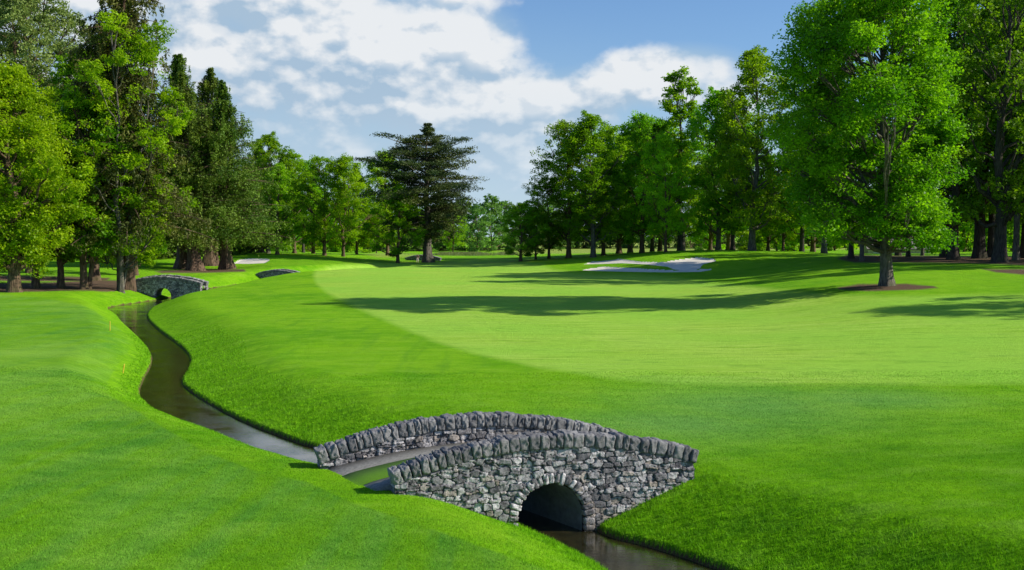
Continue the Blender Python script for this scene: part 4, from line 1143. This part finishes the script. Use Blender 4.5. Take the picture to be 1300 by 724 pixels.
# barn beyond the trees at the right
def barn():
    d = 205.0; x = xd(1138, d); z = 3.05
    Wd, Dp, Hw, Hr = 11.6, 6.0, 1.75, 1.75
    root = empty('stone_barn', (x, d, z), math.radians(-6)); tag(root, 'low stone barn with a grey slate roof seen between trunks behind the big oak', 'barn')
    ws = simple('barn_wall', (0.50, 0.45, 0.36), 0.9, 3, 0.3, 0.5, .03); sl = simple('barn_slate', (0.24, 0.21, 0.21), 0.8, 5, 0.25, 0.5, .02)
    # front wall in pieces around the wide opening at the left, rear wall, gables as prisms
    y0 = -Dp / 2
    boxes('wall', [(-Wd / 2 + .45, y0, Hw / 2 - .5, .9, .35, Hw + 1), (1.9, y0, Hw / 2 - .5, Wd - 3.9, .35, Hw + 1), (-Wd / 2 + 2.0, y0, Hw - .12, 2.2, .34, .24),
                   (0, Dp / 2, Hw / 2 - .5, Wd, .35, Hw + 1)], ws, root)
    V = []; Fq = []
    for sx in (-1, 1):
        b = len(V)
        for dx in (0, -sx * .35):
            for (yy, zz) in ((-Dp / 2 + .18, -1), (Dp / 2 - .18, -1), (Dp / 2 - .18, Hw), (0, Hw + Hr - .12), (-Dp / 2 + .18, Hw)):
                V.append((sx * (Wd / 2 - .002) + dx, yy, zz))
        Fq += [[b + k for k in range(5)], [b + 5 + k for k in range(5)]] + [[b + k, b + (k + 1) % 5, b + 5 + (k + 1) % 5, b + 5 + k] for k in range(5)]
    me = bpy.data.meshes.new('gable_wall'); me.from_pydata(V, [], Fq); me.materials.append(ws); link('gable_wall', me, root)
    V = []; Fq = []
    for sy in (-1, 1):
        b = len(V); e = Wd / 2 + .25
        for xx in (-e, e):
            V += [(xx, sy * (Dp / 2 + .35), Hw - .16), (xx, 0, Hw + Hr + .02 * sy), (xx, 0, Hw + Hr - .14 + .02 * sy), (xx, sy * (Dp / 2 + .35), Hw - .30)]
        Fq += [[b, b + 1, b + 5, b + 4], [b + 3, b + 2, b + 6, b + 7], [b, b + 3, b + 7, b + 4], [b, b + 1, b + 2, b + 3], [b + 4, b + 5, b + 6, b + 7]]
    me = bpy.data.meshes.new('roof'); me.from_pydata(V, [], Fq); me.materials.append(sl); link('roof', me, root)
    boxes('gutter', [(0, -Dp / 2 - .40, Hw - .27, Wd + .4, .12, .12)], M['bark_dark'], root)
    boxes('ridge_tiles', [(0, 0, Hw + Hr + .03, Wd + .5, .3, .10)], sl, root)
    boxes('door', [(-Wd / 2 + 2.0, y0 + .1, .35, 2.2, .08, 1.4)], M_white, root)
barn()

# golfer at the foot of the cedar
def skin_mesh(name, joints, bones, mat, parent, sub=2):
    me = bpy.data.meshes.new(name); me.from_pydata([j[:3] for j in joints], bones, [])
    o = link(name, me, parent)
    md = o.modifiers.new('skin', 'SKIN'); md.use_smooth_shade = True
    for v, j in zip(me.skin_vertices[0].data, joints): v.radius = (j[3], j[3] * (j[4] if len(j) > 4 else 1)); v.use_root = False
    me.skin_vertices[0].data[0].use_root = True
    sb = o.modifiers.new('sub', 'SUBSURF'); sb.levels = sb.render_levels = sub
    me.materials.append(mat); return o
def golfer():
    x, y, z = hit(530.5, 333.2)
    y -= 1.0; z = gz(x, y)
    root = empty('person', (x, y, z), math.radians(15)); tag(root, 'golfer in a dark blue top and pale trousers bending over beside the cedar trunk', 'person')
    skin = simple('skin', (0.55, 0.33, 0.24), 0.6, 10, .05, .05, .002); top = simple('dark_top', (0.02, 0.04, 0.09), .9, 20, .2, .2, .005)
    tr = simple('pale_trousers', (0.62, 0.52, 0.48), .9, 20, .1, .2, .005); hair = simple('cap', (0.03, 0.05, 0.12), .8, 20, .1, .1, .003)
    J = [(0, 0, .95, .12), (.03, -.10, 1.15, .12, .8), (.05, -.24, 1.36, .13, .75), (.06, -.32, 1.46, .055), (.07, -.38, 1.54, .08), (.07, -.41, 1.63, .085),
         (-.13, -.24, 1.38, .06), (-.18, -.40, 1.13, .042), (-.06, -.56, .92, .032), (-.03, -.60, .84, .035),
         (.24, -.26, 1.38, .06), (.27, -.42, 1.13, .042), (.10, -.56, .92, .032), (.03, -.60, .85, .035),
         (-.10, 0, .88, .09), (-.15, -.08, .50, .065), (-.16, .0, .10, .045), (-.17, -.13, .04, .04),
         (.10, 0, .88, .09), (.16, -.08, .50, .065), (.17, .0, .10, .045), (.19, -.13, .04, .04)]
    B = [(0, 1), (1, 2), (2, 3), (3, 4), (4, 5), (2, 6), (6, 7), (7, 8), (8, 9), (2, 10), (10, 11), (11, 12), (12, 13), (0, 14), (14, 15), (15, 16), (16, 17), (0, 18), (18, 19), (19, 20), (20, 21)]
    body = skin_mesh('body', J, B, skin, root)
    T = [(0, 0, .93, .145), (.03, -.10, 1.15, .150, .8), (.05, -.24, 1.37, .155, .75), (-.14, -.24, 1.38, .08), (-.18, -.36, 1.20, .065), (.25, -.26, 1.38, .08), (.27, -.38, 1.20, .065)]
    skin_mesh('shirt', T, [(0, 1), (1, 2), (2, 3), (3, 4), (2, 5), (5, 6)], top, root)
    G = [(0, 0, .93, .135), (-.10, 0, .86, .11), (-.15, -.08, .50, .09), (-.16, .0, .12, .07), (.10, 0, .86, .11), (.16, -.08, .50, .09), (.17, .0, .12, .07)]
    skin_mesh('trousers', G, [(0, 1), (1, 2), (2, 3), (0, 4), (4, 5), (5, 6)], tr, root)
    skin_mesh('cap', [(.07, -.40, 1.68, .095), (.07, -.52, 1.66, .06, .3)], [(0, 1)], hair, root)
    c = empty('golf_club', (x, y, z), math.radians(15)); tag(c, 'golf club held by the golfer beside the cedar trunk', 'golf club')
    V, Fq = tubes([([(0, -.60, .92), (0, -.72, .45), (0, -.86, .03)], [.012, .008, .007])]); link('shaft', np_mesh('shaft', V, Fq, M_white, True), c)
    boxes('club_head', [(.04, -.87, .03, .11, .05, .05)], M['bark_dark'], c, .01)
golfer()

# rushes at the edge of the far pond, between the cedar and the right hand row
def rushes():
    r = np.random.RandomState(9); n = 9000
    px = np.concatenate([r.normal(590, 17, n // 2), r.uniform(556, 612, n // 4), r.normal(645, 6, n // 4)]); d = r.normal(292, 5, len(px)) + (px > 630) * 10
    x = (px - 650) / F * d; y = d; z = ground_z(x, y); n = len(x)
    L = r.uniform(.4, 1.1, n); a = r.uniform(0, 6.28, n); w_ = .05
    off = np.stack([np.cos(a) * w_, np.sin(a) * w_, 0 * a], -1); b = np.stack([x, y, z], -1); tip = b + np.stack([r.normal(size=n) * .2, r.normal(size=n) * .2, L], -1)
    m = leaf_material('rush_leaf', (0.10, 0.13, 0.06), (0.24, 0.27, 0.14))
    tag(link('rushes', np_mesh('rushes', np.stack([b - off, b + off, tip], 1).reshape(-1, 3), np.arange(n * 3).reshape(n, 3), m, False, None, dict(tint=r.rand(n)))),
        'low greyish rushes growing on the far field right of the cedar', 'rushes', kind='stuff')
rushes()
